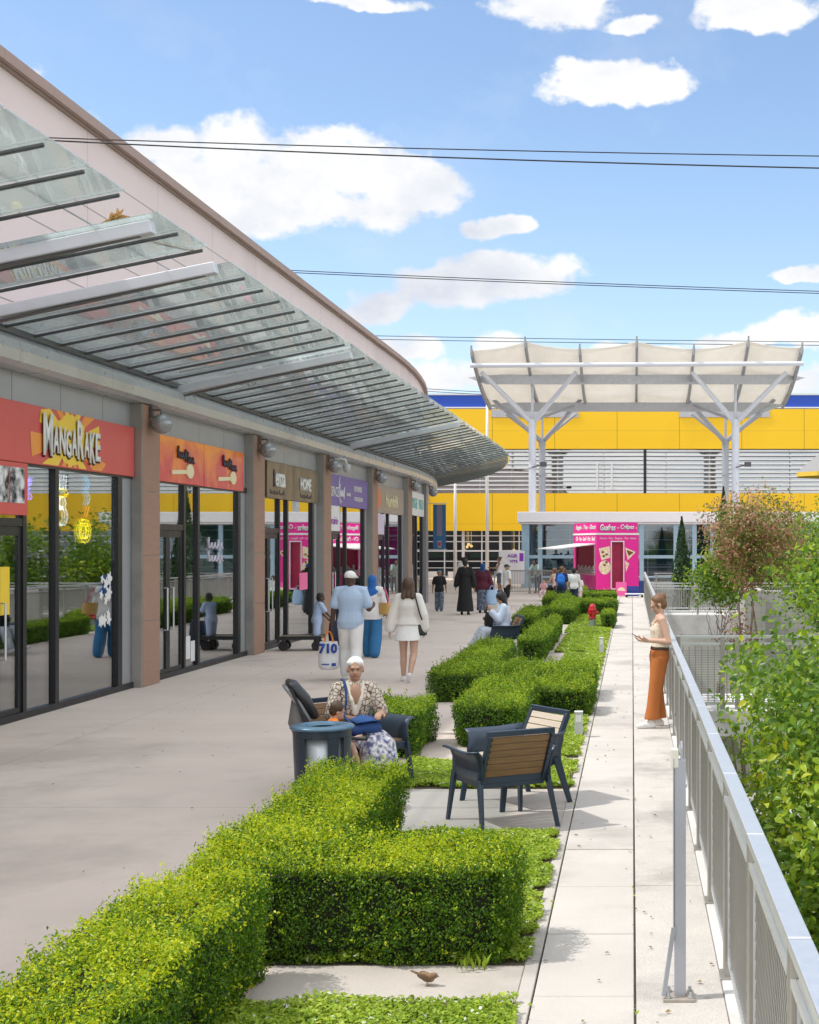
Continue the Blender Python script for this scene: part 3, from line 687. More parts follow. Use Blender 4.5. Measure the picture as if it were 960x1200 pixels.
q = MB(); sweep(q, 8, 78, rect(OO-.62,OO-.605,cz_(OO-.6)+.048,cz_(OO-.6)+.06), step=1.5); obj('purlin', q, M('purlin_grey', (.40,.42,.42), .5, .3), can)
gl = MB(); edges = sorted(rs)
for a, b_2 in zip(edges, edges[1:]):
    if 12.4 < a < 13.2 or 14.6 < a < 15.3: continue
    t_ = .012; lap = random.uniform(.0,.012)
    A = [wp(a+.015, OI+.02, ZI+.022+lap), wp(b_2-.015, OI+.02, ZI+.022+lap), wp(b_2-.015, OO+.06, ZO+.032+lap), wp(a+.015, OO+.06, ZO+.032+lap)]
    up = Vector((0,0,t_)); gl.add(A+[v+up for v in A], [(0,3,2,1),(4,5,6,7),(0,1,5,4),(1,2,6,5),(2,3,7,6),(3,0,4,7)])
obj('glass_pane', gl, can_glass, can)
# dried twigs caught on the canopy edge
straw = M('dry_straw', (.30,.17,.05), .9, var=.3, scale=30)
q = MB(); c0 = wp(13.75, 2.65, 5.52)
for k in range(26):
    d = Vector((random.uniform(-.16,.16), random.uniform(-.2,.2), random.uniform(-.10,.16))); q.tube([c0 - d*.4, c0 + d*.3, c0 + d*1.0 + Vector((0,0,-.03))], [.022,.02,.006], 5)
q.tube([wp(13.8,2.62,5.5), wp(14.4,2.8,5.42), wp(15.0,3.0,5.46)], [.022,.018,.014], 6)
T(obj('dry_twigs', q, straw, None), 'brown clump of dried twigs caught on the canopy edge', 'twigs')
# blue banner on the end column
ban = empty('hanging_banner', (-7.42,51.0,0), 0, 'narrow blue hanging banner with grey stripe and red ring emblem', 'banner')
q = MB(); q.box(-.02,.46,.0,.02,2.03,3.68); q.box(.12,.32,-.004,-.001,2.5,3.68,1); obj('cloth', q, [M('banner_blue', (.03,.12,.27), .7), M('banner_grey', (.20,.17,.22), .7)], ban)
q = MB(); q.lathe([(.05,-.01),(.085,-.01),(.085,.01),(.05,.01),(.05,-.01)], n=20); o = obj('emblem', q, M('emblem_red', (.55,.12,.10), .6), ban); o.rotation_euler = (R(90),0,0); o.location = (.22,-.016,2.2)
q = MB(); q.box(.15,.29,-.02,-.008,2.08,2.10); q.box(.13,.31,-.02,-.008,2.30,2.315); obj('emblem_bar', q, M('emblem_white', (.7,.7,.72), .6), ban)
q = MB(); q.bar((-.2,.01,3.72),(.5,.01,3.72),.03,.03); q.bar((-.2,.01,2.0),(.5,.01,2.0),.03,.03); obj('arm', q, steel, ban)
# ---------------------------------------------------------------- yellow store (far end)
YF = 88.0; k88 = YF/1600
def zf(py): return 2.25 + (636-py)*k88
def xf(px): return (px-741)*k88
yel = M('yellow_panel', (.86,.52,.003), .5, var=.03, scale=.3, lines=[(0,4.02,.05,1.0,.45),(2,2.0,.03,.55,.25)], stain=.10)
blue_p = M('blue_panel', (.012,.07,.46), .5, var=.04, scale=.3)
alu = M('aluminium', (.60,.61,.62), .4, .5, var=.05); alu_w = M('white_alu', (.70,.71,.72), .45, .1, var=.04)
st = empty('yellow_store', (0,YF,0), 0, 'big yellow store building with a blue top band and louvred window band', 'building')
X0, X1 = -38, 48
q = MB(); q.box(X0,X1,.1,30,zf(479),zf(463)); obj('blue_band', q, blue_p, st)
q = MB(); q.box(X0,X1,.02,.09,zf(478.4),zf(476.8)); obj('trim', q, alu_w, st)
q = MB(); q.box(X0,X1,0,2,zf(526),zf(479.2)); obj('upper_panel', q, yel, st)
q = MB(); q.box(X0,X1,0,2,zf(622),zf(578)); obj('lower_panel', q, yel, st)
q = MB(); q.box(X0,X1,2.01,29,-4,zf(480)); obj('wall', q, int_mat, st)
q = MB(); q.box(X0,X1,.04,30,zf(463)+.003,zf(462)+.05); obj('roof_edge', q, alu, st)
# recessed grey boxes behind the branches of the tensile roof
for a_, b_2 in ((576,678),(796,902)): q = MB(); q.box(xf(a_),xf(b_2),-.06,-.01,zf(489),zf(480)); obj('recess_panel', q, M('recess_grey', (.42,.43,.46), .5), st)
fac_glass = glassmat('facade_glass', (.55,.60,.62), .10, .7, wob=.01)
band_glass = glassmat('band_glass', (.30,.34,.36), .42, .9, wob=.02)
wb = empty('window_band', (0,0,0)); wb.parent = st
q = MB(); q.box(X0,X1,.5,.53,zf(577.5),zf(526.4)); obj('pane', q, band_glass, wb)
q = MB()
zl = zf(574); 
for i_ in range(10):
    z = zf(573.5) + i_*(zf(528.5)-zf(573.5))/9
    q.box(X0,X1,.02,.26,z-.045,z+.045)
obj('louvre', q, alu_w, wb, bevel=.01)
x = X0
while x < X1: q = MB(); q.box(x-.03,x+.03,.27,.49,zf(577.9),zf(526.1)); obj('mullion', q, alu, wb); x += 4.02
q = MB(); q.box(xf(756)-.09,xf(756)+.09,-.01,.265,zf(577.9),zf(526.1)); obj('mullion', q, black_fr, wb)
for px in (700,717): q = MB(); q.box(xf(px)-.06,xf(px)+.06,-.02,.01,zf(574),zf(542)); obj('ladder_rail', q, alu_w, wb)
for px, wv in ((779,.75),(783,.45),(830,.65)): q = MB(); q.box(xf(px)-wv/2,xf(px)+wv/2,1.2+wv*.1,1.6,zf(577),zf(527)); obj('mast_reflection', q, black_fr, wb)  # dark shapes standing in for mast reflections in the glass
q = MB(); q.box(X0,X1,1.9,1.95,zf(577.5),zf(526.4)); obj('blind', q, M('blind_grey', (.55,.57,.58), .8, var=.3, scale=.25), wb)
# ground floor glazing
gf = empty('ground_glazing', (0,0,0)); gf.parent = st
q = MB(); q.box(X0,X1,.6,.63,0,zf(622)); obj('pane', q, fac_glass, gf)
q = MB(); x = xf(500) - 12*2.43; i_ = 0
while x < X1:
    wv = .17 if i_ % 2 == 0 else .07
    q.box(x-wv/2,x+wv/2,.45,.59,0,zf(622)-.003); x += 1.21; i_ += 1
for z, h in ((.06,.10),(.62,.05),(1.05,.06),(1.72,.10),(2.32,.06),(2.7,.06)): q.box(X0,X1,.47,.58,z-h/2,z+h/2)
obj('frame', q, alu_w, gf)
q = MB()
for px in (511,562,578,600): q.box(xf(px)-.7,xf(px)+.7,.7,.9,1.28,1.58)
obj('green_reflection', q, M('awning_reflection', (.03,.35,.12), .6), gf)  # green boxes put in as the awning reflection in the glazing
for px, py in ((544,641),(546,638),(600,645),(541,645),(549,640)):
    q = MB(); q.ell((xf(px),1.6,zf(py)),(.10,.10,.09)); q.tube([(xf(px),1.6,zf(py)),(xf(px),1.6,3.0)], .012, 5); obj('pendant_lamp', q, emit('warm_lamp_%d'%px, (1,.62,.25), 3.0), gf, smooth=True)
for px in (503,536): 
    q = MB(); q.box(-.6,.6,-.3,.3,0,.42); q.box(-.55,.55,-.25,.25,.42,.44,1); T(obj('planter', q, [white_conc, soil], None, bevel=.02, loc=(xf(px)*.98,86.6,0)), 'low white concrete planter block in front of the store, %s' % ('by the arcade corner' if px == 503 else 'beside a flagpole'), 'planter')
# ---------------------------------------------------------------- entrance pavilion
YP = 68.0; kp = YP/1600
def zp(py): return 2.25 + (636-py)*kp
def xp(px): return (px-741)*kp
pav = empty('entrance_pavilion', (0,YP,0), 0, 'low glazed entrance pavilion with white roof slab and blue grey frames', 'building')
XA, XB = xp(611), 11.5
q = MB(); q.box(XA-.18,XB+.2,-.25,14,zp(612),zp(600)); q.box(XA-.10,XB,-.15,13.9,zp(612)-.10,zp(612)-.003); obj('roof', q, M('roof_white', (.66,.67,.70), .5, var=.05), pav, bevel=.02)
bg_fr = M('bluegrey_frame', (.27,.40,.49), .45, .2, var=.08)
q = MB()
for px in (616,633,710,752,792,814,835,875,920,960,1000): q.box(xp(px)-.11,xp(px)+.11,-.02,.14,-4 if px > 760 else 0,zp(612)-.105)
q.box(XA+.02,XA+.4,-.05,.3,0,zp(612)-.102)
for z, h in ((1.55,.16),(.12,.2),(.55,.08)): q.box(XA,XB,-.012,.13,z-h/2,z+h/2)
obj('frame', q, bg_fr, pav)
q = MB(); q.box(XA+.1,XB-.1,.05,.07,.2,zp(612)-.11); q.box(XA+.06,XA+.08,.3,13,.2,zp(612)-.11); obj('pane', q, glassmat('pavilion_glass', (.62,.74,.80), .10, .7, wob=.01), pav)
q = MB(); q.box(XA+.4,XB-.5,6,6.2,-.0,zp(612)-.11); q.box(XA+.1,XB-.1,.1,13,-4,-.01); obj('inner_wall', q, M('pav_inner', (.12,.19,.22), .9, var=.4, scale=.5), pav)
q = MB()
for z in (1.0,1.9,2.4,2.9): q.box(XA+.5,XB-1,2.0,2.05,z-.02,z+.02)
for x in (-4.6,-3.2,-1.8,.8,2.2): q.box(x-.03,x+.03,2.0,2.06,0,zp(612)-.11)
obj('inner_rail', q, alu_w, pav)
# ---------------------------------------------------------------- tensile roof on branching columns
ten = empty('tensile_roof', (0,0,0), 0, 'cream fabric roof in wavy bays carried on branching white steel columns', 'canopy')
fab = leafmat('fabric_cream', [(0,(.73,.71,.66)),(1,(.76,.74,.69))], trans=.35, rough=.8); tube_m = M('white_steel', (.62,.65,.72), .4, .15, var=.04); grey_rib = M('grey_rib', (.30,.31,.33), .5, .3, var=.08)
XC = .235; HWf = 8.45; YFr, YBk = 70.0, 79.0; ZFr, ZBk = 12.05, 10.15
ribx = [XC + HWf*t for t in (-1,-.675,-.345,0,.345,.675,1)]; ribh = [.05,.50,.14,.52,.14,.54,.20]
def roofz(x, t):
    """fabric height: t from the high front edge to the low back edge"""
    i_ = max(0, min(5, int(sum(1 for r_ in ribx[1:-1] if x > r_)))); u = (x-ribx[i_])/(ribx[i_+1]-ribx[i_]); u = min(1,max(0,u))
    h = ribh[i_]*(1-u)+ribh[i_+1]*u - .16*math.sin(math.pi*u)*(.35+.65*(1-abs(2*t-1)))
    return ZFr + (ZBk-ZFr)*t - .25*math.sin(math.pi*t) + h*(1-.55*t)
nx_, ny_ = 61, 15; vs = []; fs = []
for j in range(ny_):
    for i_ in range(nx_):
        x = ribx[0] + (ribx[-1]-ribx[0])*i_/(nx_-1); t = j/(ny_-1); vs.append((x, YFr+(YBk-YFr)*t + .25*abs(math.sin(math.pi*6*i_/(nx_-1)))*(1 if j == 0 else 0), roofz(x,t)))
for j in range(ny_-1):
    for i_ in range(nx_-1): fs.append((j*nx_+i_, j*nx_+i_+1, (j+1)*nx_+i_+1, (j+1)*nx_+i_))
q = MB(); q.add(vs, fs); fo = obj('fabric', q, fab, ten, smooth=True); a = fo.data.attributes.new('rnd','FLOAT','FACE'); a.data.foreach_set('value', RNG.random(len(fs)).astype(np.float32))
md = fo.modifiers.new('s','SOLIDIFY'); md.thickness = .02
for x in ribx:
    q = MB(); pts = [(x, YFr-.25+(YBk-YFr+.4)*t, roofz(x,t)-.10-.16*math.sin(math.pi*t)) for t in [i_/8 for i_ in range(9)]]
    for a_, b_2 in zip(pts, pts[1:]): q.bar(a_, b_2, .13, .30)
    q.tube([(x,YFr-.3,roofz(x,0)-.35),(x,YFr-.3,roofz(x,0)+.22)], .05, 6)
    obj('rib', q, grey_rib, ten)
q = MB(); q.tube([(ribx[0]-.1,YFr+.1,11.35),(ribx[-1]+.1,YFr+.1,11.45)], .12, 10); obj('front_tube', q, tube_m, ten)
for yy, z, hw, hh in ((73.2,11.0,9.05,.5),(77.5,9.95,8.4,.5)):
    q = MB(); n_ = hw
    q.add([(XC-n_,yy,z+.1),(XC-n_+1.0,yy-.12,z+hh/2),(XC+n_-1.0,yy-.12,z+hh/2),(XC+n_,yy,z+.1),(XC+n_-1.0,yy-.12,z-hh/2),(XC-n_+1.0,yy-.12,z-hh/2),
           (XC-n_+1.0,yy+.12,z+hh/2),(XC+n_-1.0,yy+.12,z+hh/2),(XC+n_-1.0,yy+.12,z-hh/2),(XC-n_+1.0,yy+.12,z-hh/2)],
          [(0,5,1),(1,5,4,2),(2,4,3),(0,6,9),(6,7,8,9),(7,3,8),(1,2,7,6),(5,9,8,4),(0,1,6),(0,9,5),(3,7,2),(3,4,8)])
    obj('edge_beam', q, M('beam_grey', (.46,.47,.50), .45, .3), ten)
for cx in (-5.41, 5.60):
    for cy, zt, r_ in ((74.0, 9.0, .205), (82.0, 8.55, .20)):
        q = MB(); q.tube([(cx,cy,0 if cx < 0 else -4),(cx,cy,zt-.05)], r_, 16); q.tube([(cx,cy,zt),(cx,cy,zt+2.2)], .075, 8)
        q.tube([(cx,cy,zt-.4),(cx,cy,zt-.36)], r_+.04, 16); q.tube([(cx,cy,6.3),(cx,cy,6.38)], r_+.05, 16)
        tm_ = tube_m if cy < 80 else M('grey_steel', (.36,.38,.43), .4, .2, var=.04)
        o = obj('column', q, tm_, ten, smooth=False)
        for sx in (-1, 1):
            q = MB(); e = (cx+sx*2.45, cy-2.6 if cy < 80 else cy-4.4, 11.15 if cy < 80 else 10.35)
            q.tube([(cx+sx*.12,cy,zt-.15), e], [.15,.11], 12); obj('branch', q, tm_, o)
            q = MB(); e = (cx+sx*2.1, cy+3.0 if cy < 80 else cy-1.0, 10.0 if cy < 80 else 9.9)
            q.tube([(cx+sx*.1,cy,zt-.1), e], [.10,.08], 10); obj('branch', q, M('grey_steel', (.36,.38,.43), .4, .2, var=.04), o)
    q = MB(); q.tube([(cx,73.75,6.32),(cx+.55,73.6,6.45)], .03, 6); q.box(cx+.45,cx+.8,73.45,73.7,6.35,6.6); obj('floodlight', q, M('flood_dark', (.08,.08,.09), .5), ten)
# flagpoles
for px, d, ztop, l in ((533.5,80,7.2,'shorter thin white flagpole nearest the arcade corner'),(571,80,11.6,'taller thin white flagpole between arcade corner and pavilion')):
    t = empty('flagpole', ((px-741)*d/1600,d,0), 0, l, 'flagpole')
    q = MB(); q.tube([(0,0,0),(0,0,ztop*.6),(0,0,ztop)], [.11,.09,.06], 12); obj('pole', q, white_let, t, smooth=True)
    q = MB(); q.lathe([(.24,0),(.24,.04),(.14,.08),(.13,.2)]); obj('base', q, white_let, t, smooth=True)
    q = MB(); q.ell((0,0,ztop+.08),(.09,.09,.09)); obj('finial', q, steel, t, smooth=True)
# gold tipped parasol at the right
t = empty('parasol', (6.25,42,-.35), 0, 'grey and yellow canvas parasol tip above the trees at the right', 'parasol')
q = MB(); n_ = 8; vs = [(0,0,5.75)]; 
for i_ in range(n_): a = 2*math.pi*i_/n_ + .2; vs.append((1.25*math.cos(a),1.25*math.sin(a),4.75))
for i_ in range(n_): a = 2*math.pi*i_/n_ + .2; vs.append((1.25*math.cos(a),1.25*math.sin(a),4.62))
q.add(vs, [(0,1+i_,1+(i_+1)%n_) for i_ in range(n_)], 0); q.add(vs, [(1+i_,9+i_,9+(i_+1)%n_,1+(i_+1)%n_) for i_ in range(n_)], 1)
obj('canvas', q, [M('canvas_grey', (.25,.25,.25), .8), M('canvas_gold', (.75,.5,.06), .8)], t)
q = MB(); q.tube([(0,0,-4),(0,0,5.7)], .05, 10); obj('pole', q, steel, t)
# ---------------------------------------------------------------- overhead cables
cab = M('cable_black', (.015,.015,.018), .6)
def cable(a, b, sag, r, label):
    a = Vector(a); b = Vector(b); q = MB(); q.tube([a.lerp(b, t)+Vector((0,0,-4*sag*t*(1-t))) for t in [i_/40 for i_ in range(41)]], r, 6)
    T(obj('cable', q, cab, None, smooth=True), label, 'cable', 'overhead cables')
cable((-7.9,18.3,7.68),(30,22,8.85), .35, .008, 'thin upper cable running from the pink arcade wall across the sky')
cable((-7.9,18.35,7.66),(34,18.3,8.0), .62, .010, 'lower sagging cable running from the pink arcade wall across the sky')
for dz, l in ((0,'lower strand of the cable pair halfway down the sky'),(.11,'upper strand of the cable pair halfway down the sky')):
    cable((-45,70,17.6+dz),(60,70,14.1+dz), .75, .022, l)
for dz, l in ((0,'lower strand of the cable pair just above the fabric roof'),(.22,'upper strand of the cable pair just above the fabric roof')):
    cable((-50,86,15.9+dz),(60,86,14.7+dz), .55, .022, l)
for dz, l in ((0,'lower strand of the faint cable pair left of the fabric roof'),(.15,'upper strand of the faint cable pair left of the fabric roof')):
    cable((-40,84,13.75+dz),(-2,84,11.0+dz), .25, .020, l)
# ---------------------------------------------------------------- pink food kiosk
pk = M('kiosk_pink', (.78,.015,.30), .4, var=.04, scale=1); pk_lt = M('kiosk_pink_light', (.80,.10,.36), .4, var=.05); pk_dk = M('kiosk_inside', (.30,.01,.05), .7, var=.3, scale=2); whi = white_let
kx0, kx1, ky0, ky1 = 0, 1.84, 0, 4.4
kio = empty('food_kiosk', (-1.50,58.0,0), R(15.5), 'bright pink food kiosk with serving hatch, open side door and script lettering', 'kiosk')
q = MB(); t_ = .06
q.box(0,.62,0,t_,.25,2.3); q.box(1.18,1.84,0,t_,.25,2.3); q.box(0,1.84,0,t_,2.3,2.58); q.box(.62,1.18,0,t_,.25,.33)          # front with doorway
q.box(1.84-t_,1.84,t_,ky1,.25,2.58); q.box(t_,1.84-t_,ky1-t_,ky1,.25,2.58)
q.box(0,t_,t_,.35,.25,2.58); q.box(0,t_,3.9,ky1,.25,2.58); q.box(0,t_,.35,3.9,.25,.95); q.box(0,t_,.35,3.9,2.1,2.58)          # side with hatch
q.box(t_,1.84-t_,t_,ky1-t_,2.5,2.57); q.box(t_,1.84-t_,t_,ky1-t_,.25,.3)
obj('body', q, pk, kio)
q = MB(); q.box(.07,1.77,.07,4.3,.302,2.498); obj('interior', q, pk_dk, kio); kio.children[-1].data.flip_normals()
q = MB(); q.box(-.03,1.86,-.03,ky1+.02,2.583,2.66); obj('ledge', q, whi, kio)
q = MB(); q.box(.02,1.80,.02,ky1,2.663,3.12); obj('roof_sign', q, pk, kio)
q = MB(); q.box(.60,.65,-.03,.0,.28,2.33); q.box(1.15,1.20,-.03,0,.28,2.33); q.box(.65,1.15,-.03,0,2.28,2.33); q.box(.65,1.15,-.04,0,.25,.30); obj('door_frame', q, M('pale_trim', (.75,.62,.68), .4), kio)
q = MB(); q.box(-.035,-.002,.30,.36,.9,2.15); q.box(-.035,-.002,3.9,3.95,.9,2.15); q.box(-.035,-.002,.36,3.9,.86,.9); obj('hatch_frame', q, M('pale_trim', (.75,.62,.68), .4), kio)
q = MB(); q.box(.66,.88,.3,.8,.31,1.25); q.box(.66,.85,.3,.75,1.25,1.55); q.box(.9,1.14,.9,1.3,.31,1.2,1); q.box(-.12,.02,.4,3.85,.95,1.0,1); obj('counter', q, [black_fr, steel], kio)
jars = M('jar_mix', (.55,.45,.45), .3, var=.8, scale=5)
q = MB()
for i_ in range(14): q.box(.02,.12,.5+i_*.23,.62+i_*.23,1.003,1.12+.14*((i_*5)%3)/2)
obj('goods', q, jars, kio)
aw = MB(); aw.add([(-.01,.25,2.22),(-.01,4.0,2.22),(-1.75,4.0,2.0),(-1.75,.25,2.0),(-.01,.25,2.17),(-.01,4.0,2.17),(-1.75,4.0,1.96),(-1.75,.25,1.96)], [(0,1,2,3),(7,6,5,4),(0,3,7,4),(1,5,6,2),(3,2,6,7),(0,4,5,1)]); obj('awning', aw, M('awning_white', (.72,.70,.70), .6), kio)
# food pictures: simple wrapped snacks
wrap_ = M('snack_cream', (.80,.66,.45), .5, var=.5, scale=9); choc = M('snack_choc', (.16,.06,.03), .4, var=.3)
q = MB()
q.add([(.10+.24+.26*math.cos(t), -.004, 1.2+.30*math.sin(t)) for t in [2*math.pi*i_/18 for i_ in range(18)]], [tuple(range(18))], 0)
q.add([(.08,-.005,2.0),(.56,-.005,2.1),(.58,-.005,1.62),(.2,-.005,1.5)], [(0,1,2,3)], 0)
for c_ in ((.25,1.85),(.42,1.75),(.3,1.68),(.33,1.3),(.42,1.42)): q.add([(c_[0]+.06*math.cos(t), -.008, c_[1]+.05*math.sin(t)) for t in [2*math.pi*i_/10 for i_ in range(10)]], [tuple(range(10))], 1)
obj('food_picture', q, [wrap_, choc], kio); q = MB()
q.add([(1.24,-.004,2.05),(1.70,-.004,1.85),(1.36,-.004,1.5)], [(0,1,2)], 0); q.add([(1.3,-.007,1.95),(1.62,-.007,1.83),(1.4,-.007,1.68)], [(0,1,2)], 1)
q.add([(1.24,-.005,1.5),(1.42,-.005,1.35),(1.28,-.005,1.0)], [(0,1,2)], 0)
obj('food_picture', q, [wrap_, choc], kio)
FR = (R(90),0,0)
blu_let = M('lettering_navy', (.05,.06,.22), .5)
for off, mt_ in ((.012, blu_let), (0, whi)):
    text('lettering', 'Gaufres', mt_, kio, (.48+off,-.012 + (.006 if off else 0)+.012,2.90-off), FR, .68, .26, shear=.25, bold=.02, ext=.006); text('lettering', 'Cr\u00eapes', mt_, kio, (1.34+off,-.012+(.006 if off else 0)+.012,2.90-off), FR, .60, .26, shear=.25, bold=.02, ext=.006)
text('lettering', '-', whi, kio, (.93,0,2.88), FR, .08, .03); text('lettering', '-', whi, kio, (1.74,0,2.88), FR, .08, .03)
text('lettering', 'Churros - Pizza - Beignets - Thes - Glaces', whi, kio, (.92,-.004,2.43), FR, 1.6, .11, shear=.25)
SR = (R(90),0,R(-90))
text('lettering', 'Bagels - Thes - Glaces', whi, kio, (.016,2.1,2.90), SR, 3.7, .26, shear=.2, bold=.02); text('lettering', 'Chi - Pan - Sand - Hot - Boul', whi, kio, (-.004,2.1,2.42), SR, 3.6, .2, shear=.2, bold=.02)
q = MB()
for y in (.9, 3.4): 
    for x in (.05, 1.6): q.tube([(x,y,.2),(x+.2,y,.2)], .2, 16)
q.box(.2,1.7,.1,4.2,.12,.245); obj('wheel', q, black_fr, kio)
q = MB(); q.box(1.86,2.12,.1,.7,0,.62); obj('gas_box', q, M('box_blue', (.02,.05,.22), .5), kio, bevel=.02)
t = empty('menu_board', (-.45,56.6,0), R(4), 'pink folding menu board standing in front of the kiosk door', 'menu board')
q = MB(); q.add([(-.22,-.06,.05),(.22,-.06,.05),(.22,.0,.62),(-.22,.0,.62),(-.22,-.035,.05),(.22,-.035,.05),(.22,.025,.62),(-.22,.025,.62)], [(0,1,2,3),(7,6,5,4),(0,3,7,4),(1,5,6,2),(3,2,6,7),(0,4,5,1)]); q.box(-.22,.22,.2,.22,.05,.6); obj('board', q, pk_lt, t)
q = MB(); q.add([(.0+.16*math.cos(a), -.055+.06*(.28+.12*math.sin(a))/.6-.01, .27+.13*math.sin(a)) for a in [2*math.pi*i_/16 for i_ in range(16)]], [tuple(range(16))]); obj('picture', q, wrap_, t)
t = empty('low_trolley', (.05,56.2,0), 0, 'low white flat trolley on small castors beside the pink menu board', 'trolley')
q = MB(); q.box(-.35,.45,-.2,.2,.12,.16); obj('deck', q, whi, t, bevel=.01)
for x in (-.28,.36):
    for y in (-.14,.14): q = MB(); q.tube([(x,y-.02,.05),(x,y+.02,.05)], .05, 10); q.box(x-.015,x+.015,y-.03,y+.03,.05,.118); obj('castor', q, black_fr, t)
t = empty('crate_stack', (-.02,57.55,0), .1, 'small stack of blue plastic crates beside the kiosk doorway', 'crates')
for z in (.0,.22):
    q = MB(); q.box(-.28,.28,-.2,.2,z,z+.03); 
    for x in (-.28,.26): q.box(x,x+.02,-.2,.2,z+.03,z+.2)
    for y in (-.2,.18): q.box(-.26,.26,y,y+.02,z+.03,z+.2)
    obj('crate', q, M('crate_blue', (.03,.06,.30), .5), t)
# information board, barrier, picnic seat
t = empty('notice_board', (-5.75,66.2,0), 0, 'white upright notice board with violet lettering and square emblem', 'notice board')
q = MB(); q.box(-.72,.52,0,.05,.25,1.85); obj('panel', q, white_p, t); q = MB(); q.box(-.7,-.64,.06,.1,0,1.8); q.box(.44,.5,.06,.1,0,1.8); obj('leg', q, steel, t)
vio = M('violet_print', (.22,.03,.42), .5)
text('lettering', 'AGIR', vio, t, (-.05,-.004,1.62), FR, .5, .18, bold=.03); text('lettering', 'VITE', vio, t, (0,-.004,1.35), FR, .4, .14, bold=.03)
q = MB(); q.box(.28,.48,-.006,-.001,1.35,1.75); obj('emblem', q, vio, t)
# ---------------------------------------------------------------- hedges
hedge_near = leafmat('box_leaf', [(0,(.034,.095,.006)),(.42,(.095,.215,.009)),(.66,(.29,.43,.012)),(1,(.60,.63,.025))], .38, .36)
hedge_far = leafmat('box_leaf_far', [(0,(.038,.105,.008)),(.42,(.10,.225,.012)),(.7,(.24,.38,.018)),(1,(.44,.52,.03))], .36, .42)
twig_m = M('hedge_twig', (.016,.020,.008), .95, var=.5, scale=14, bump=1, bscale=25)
def wob(P, f=3.1, a=.03):
    return a*(np.sin(P[:,0]*f*2.3+P[:,1]*f)+np.sin(P[:,1]*f*1.7-P[:,2]*f*2.1+1.3)+np.sin(P[:,0]*f*4.1-P[:,1]*f*3.7+P[:,2]*5))/2.2
def hedge(label, boxes, leaf, dens, mat, rr=.11, young=.6, grp='clipped box hedges beside the walkway', shoots=1.0):
    Ps, Ns = [], []
    for bi, (x0,x1,y0,y1,h) in enumerate(boxes):
        sx, sy = x1-x0, y1-y0
        areas = [sx*sy, sx*h, sx*h, sy*h, sy*h]; 
        for k, A in enumerate(areas):
            n = int(A*dens); u = RNG.random(n); v = RNG.random(n); P = np.zeros((n,3))
            if k == 0: P[:,0]=x0+u*sx; P[:,1]=y0+v*sy; P[:,2]=h
            elif k < 3: P[:,0]=x0+u*sx; P[:,1]=y0 if k==1 else y1; P[:,2]=v*h
            else: P[:,1]=y0+u*sy; P[:,0]=x0 if k==3 else x1; P[:,2]=v*h
            lo = np.array([x0+rr,y0+rr,-1]); hi = np.array([x1-rr,y1-rr,h-rr*.8])
            q = np.clip(P, lo, hi); d = P-q; nn = unit(d); P2 = q + nn*rr*np.where(np.abs(nn[:,2:3])>.7, .9, 1.0)
            # thinner, more open and drawn in near the ground
            P2[:, :2] -= nn[:, :2]*np.clip(.16-P2[:,2:3], 0, 1)*.35
            keep = np.ones(n, bool)
            for bj, (a0,a1,b0,b1,hh) in enumerate(boxes):
                if bj != bi: keep &= ~((P2[:,0]>a0+.05)&(P2[:,0]<a1-.05)&(P2[:,1]>b0+.05)&(P2[:,1]<b1-.05)&(P2[:,2]<hh-.04))
            Ps.append(P2[keep]); Ns.append(nn[keep])
    P = np.concatenate(Ps); Nn = np.concatenate(Ns); n = len(P)
    # gaps: leaf clumps with hollows between them that show the dark twigs
    cl = np.sin(P[:,0]*23+2.1*np.sin(P[:,2]*17+P[:,1]*5))*np.sin(P[:,1]*21+1.7*np.sin(P[:,0]*13))*np.sin(P[:,2]*25+1.3+2*np.sin(P[:,1]*11))
    kp = RNG.random(n) < np.clip(.78+.55*cl, .22, 1)
    P, Nn, cl = P[kp], Nn[kp], cl[kp]; n = len(P)
    dep = RNG.random(n)**1.4*.11*min(1, .021/leaf*1.1)
    out = wob(P, a=.042) + .018*cl + .022*RNG.normal(size=n)*np.clip(P[:,2]*2,0,1)
    P = P + Nn*(out - dep)[:,None]
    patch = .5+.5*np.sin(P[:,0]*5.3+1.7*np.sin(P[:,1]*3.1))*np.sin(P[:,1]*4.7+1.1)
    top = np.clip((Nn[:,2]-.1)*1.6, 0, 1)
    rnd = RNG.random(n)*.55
    yg_lit = RNG.random(n) < young*(.06+.72*top)*(.40+1.0*patch)  # new growth, plus sunlit tops over shaded sides put into leaf colour
    rnd = np.where(yg_lit, .6+.4*RNG.random(n), rnd)
    # fresh upright sprigs standing proud of the clipped face
    pick = RNG.random(n) < shoots*.030*(leaf/.021)**.3*(.25+top)
    Q, QN = P[pick], Nn[pick]; k = 7; m = len(Q)
    ax = unit(QN*.7 + np.array([0,0,.75]) + RNG.normal(size=(m,3))*.28); ln = leaf*(1.6+2.6*RNG.random(m))
    tt = np.linspace(.15, 1, k); SPt = (Q[:,None,:] + ax[:,None,:]*(ln[:,None]*tt)[:,:,None] + RNG.normal(size=(m,k,3))*leaf*.28).reshape(-1,3)
    SN = unit(np.repeat(ax, k, 0)*.5 + RNG.normal(size=(m*k,3)))
    P = np.concatenate([P, SPt]); Nn = np.concatenate([Nn, SN]); rnd = np.concatenate([rnd, np.clip(.45+.5*np.repeat(RNG.random(m),k)*young+.12*RNG.normal(size=m*k), .1, 1)]); n = len(P)
    P[:,2] = np.maximum(P[:,2], .015)
    Nr = unit(Nn*.8 + RNG.normal(size=(n,3))*.72 + np.array([0,0,.30]))
    sz = leaf*(.6+.85*RNG.random(n))
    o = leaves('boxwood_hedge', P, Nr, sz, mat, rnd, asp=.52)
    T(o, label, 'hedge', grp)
    q = MB()
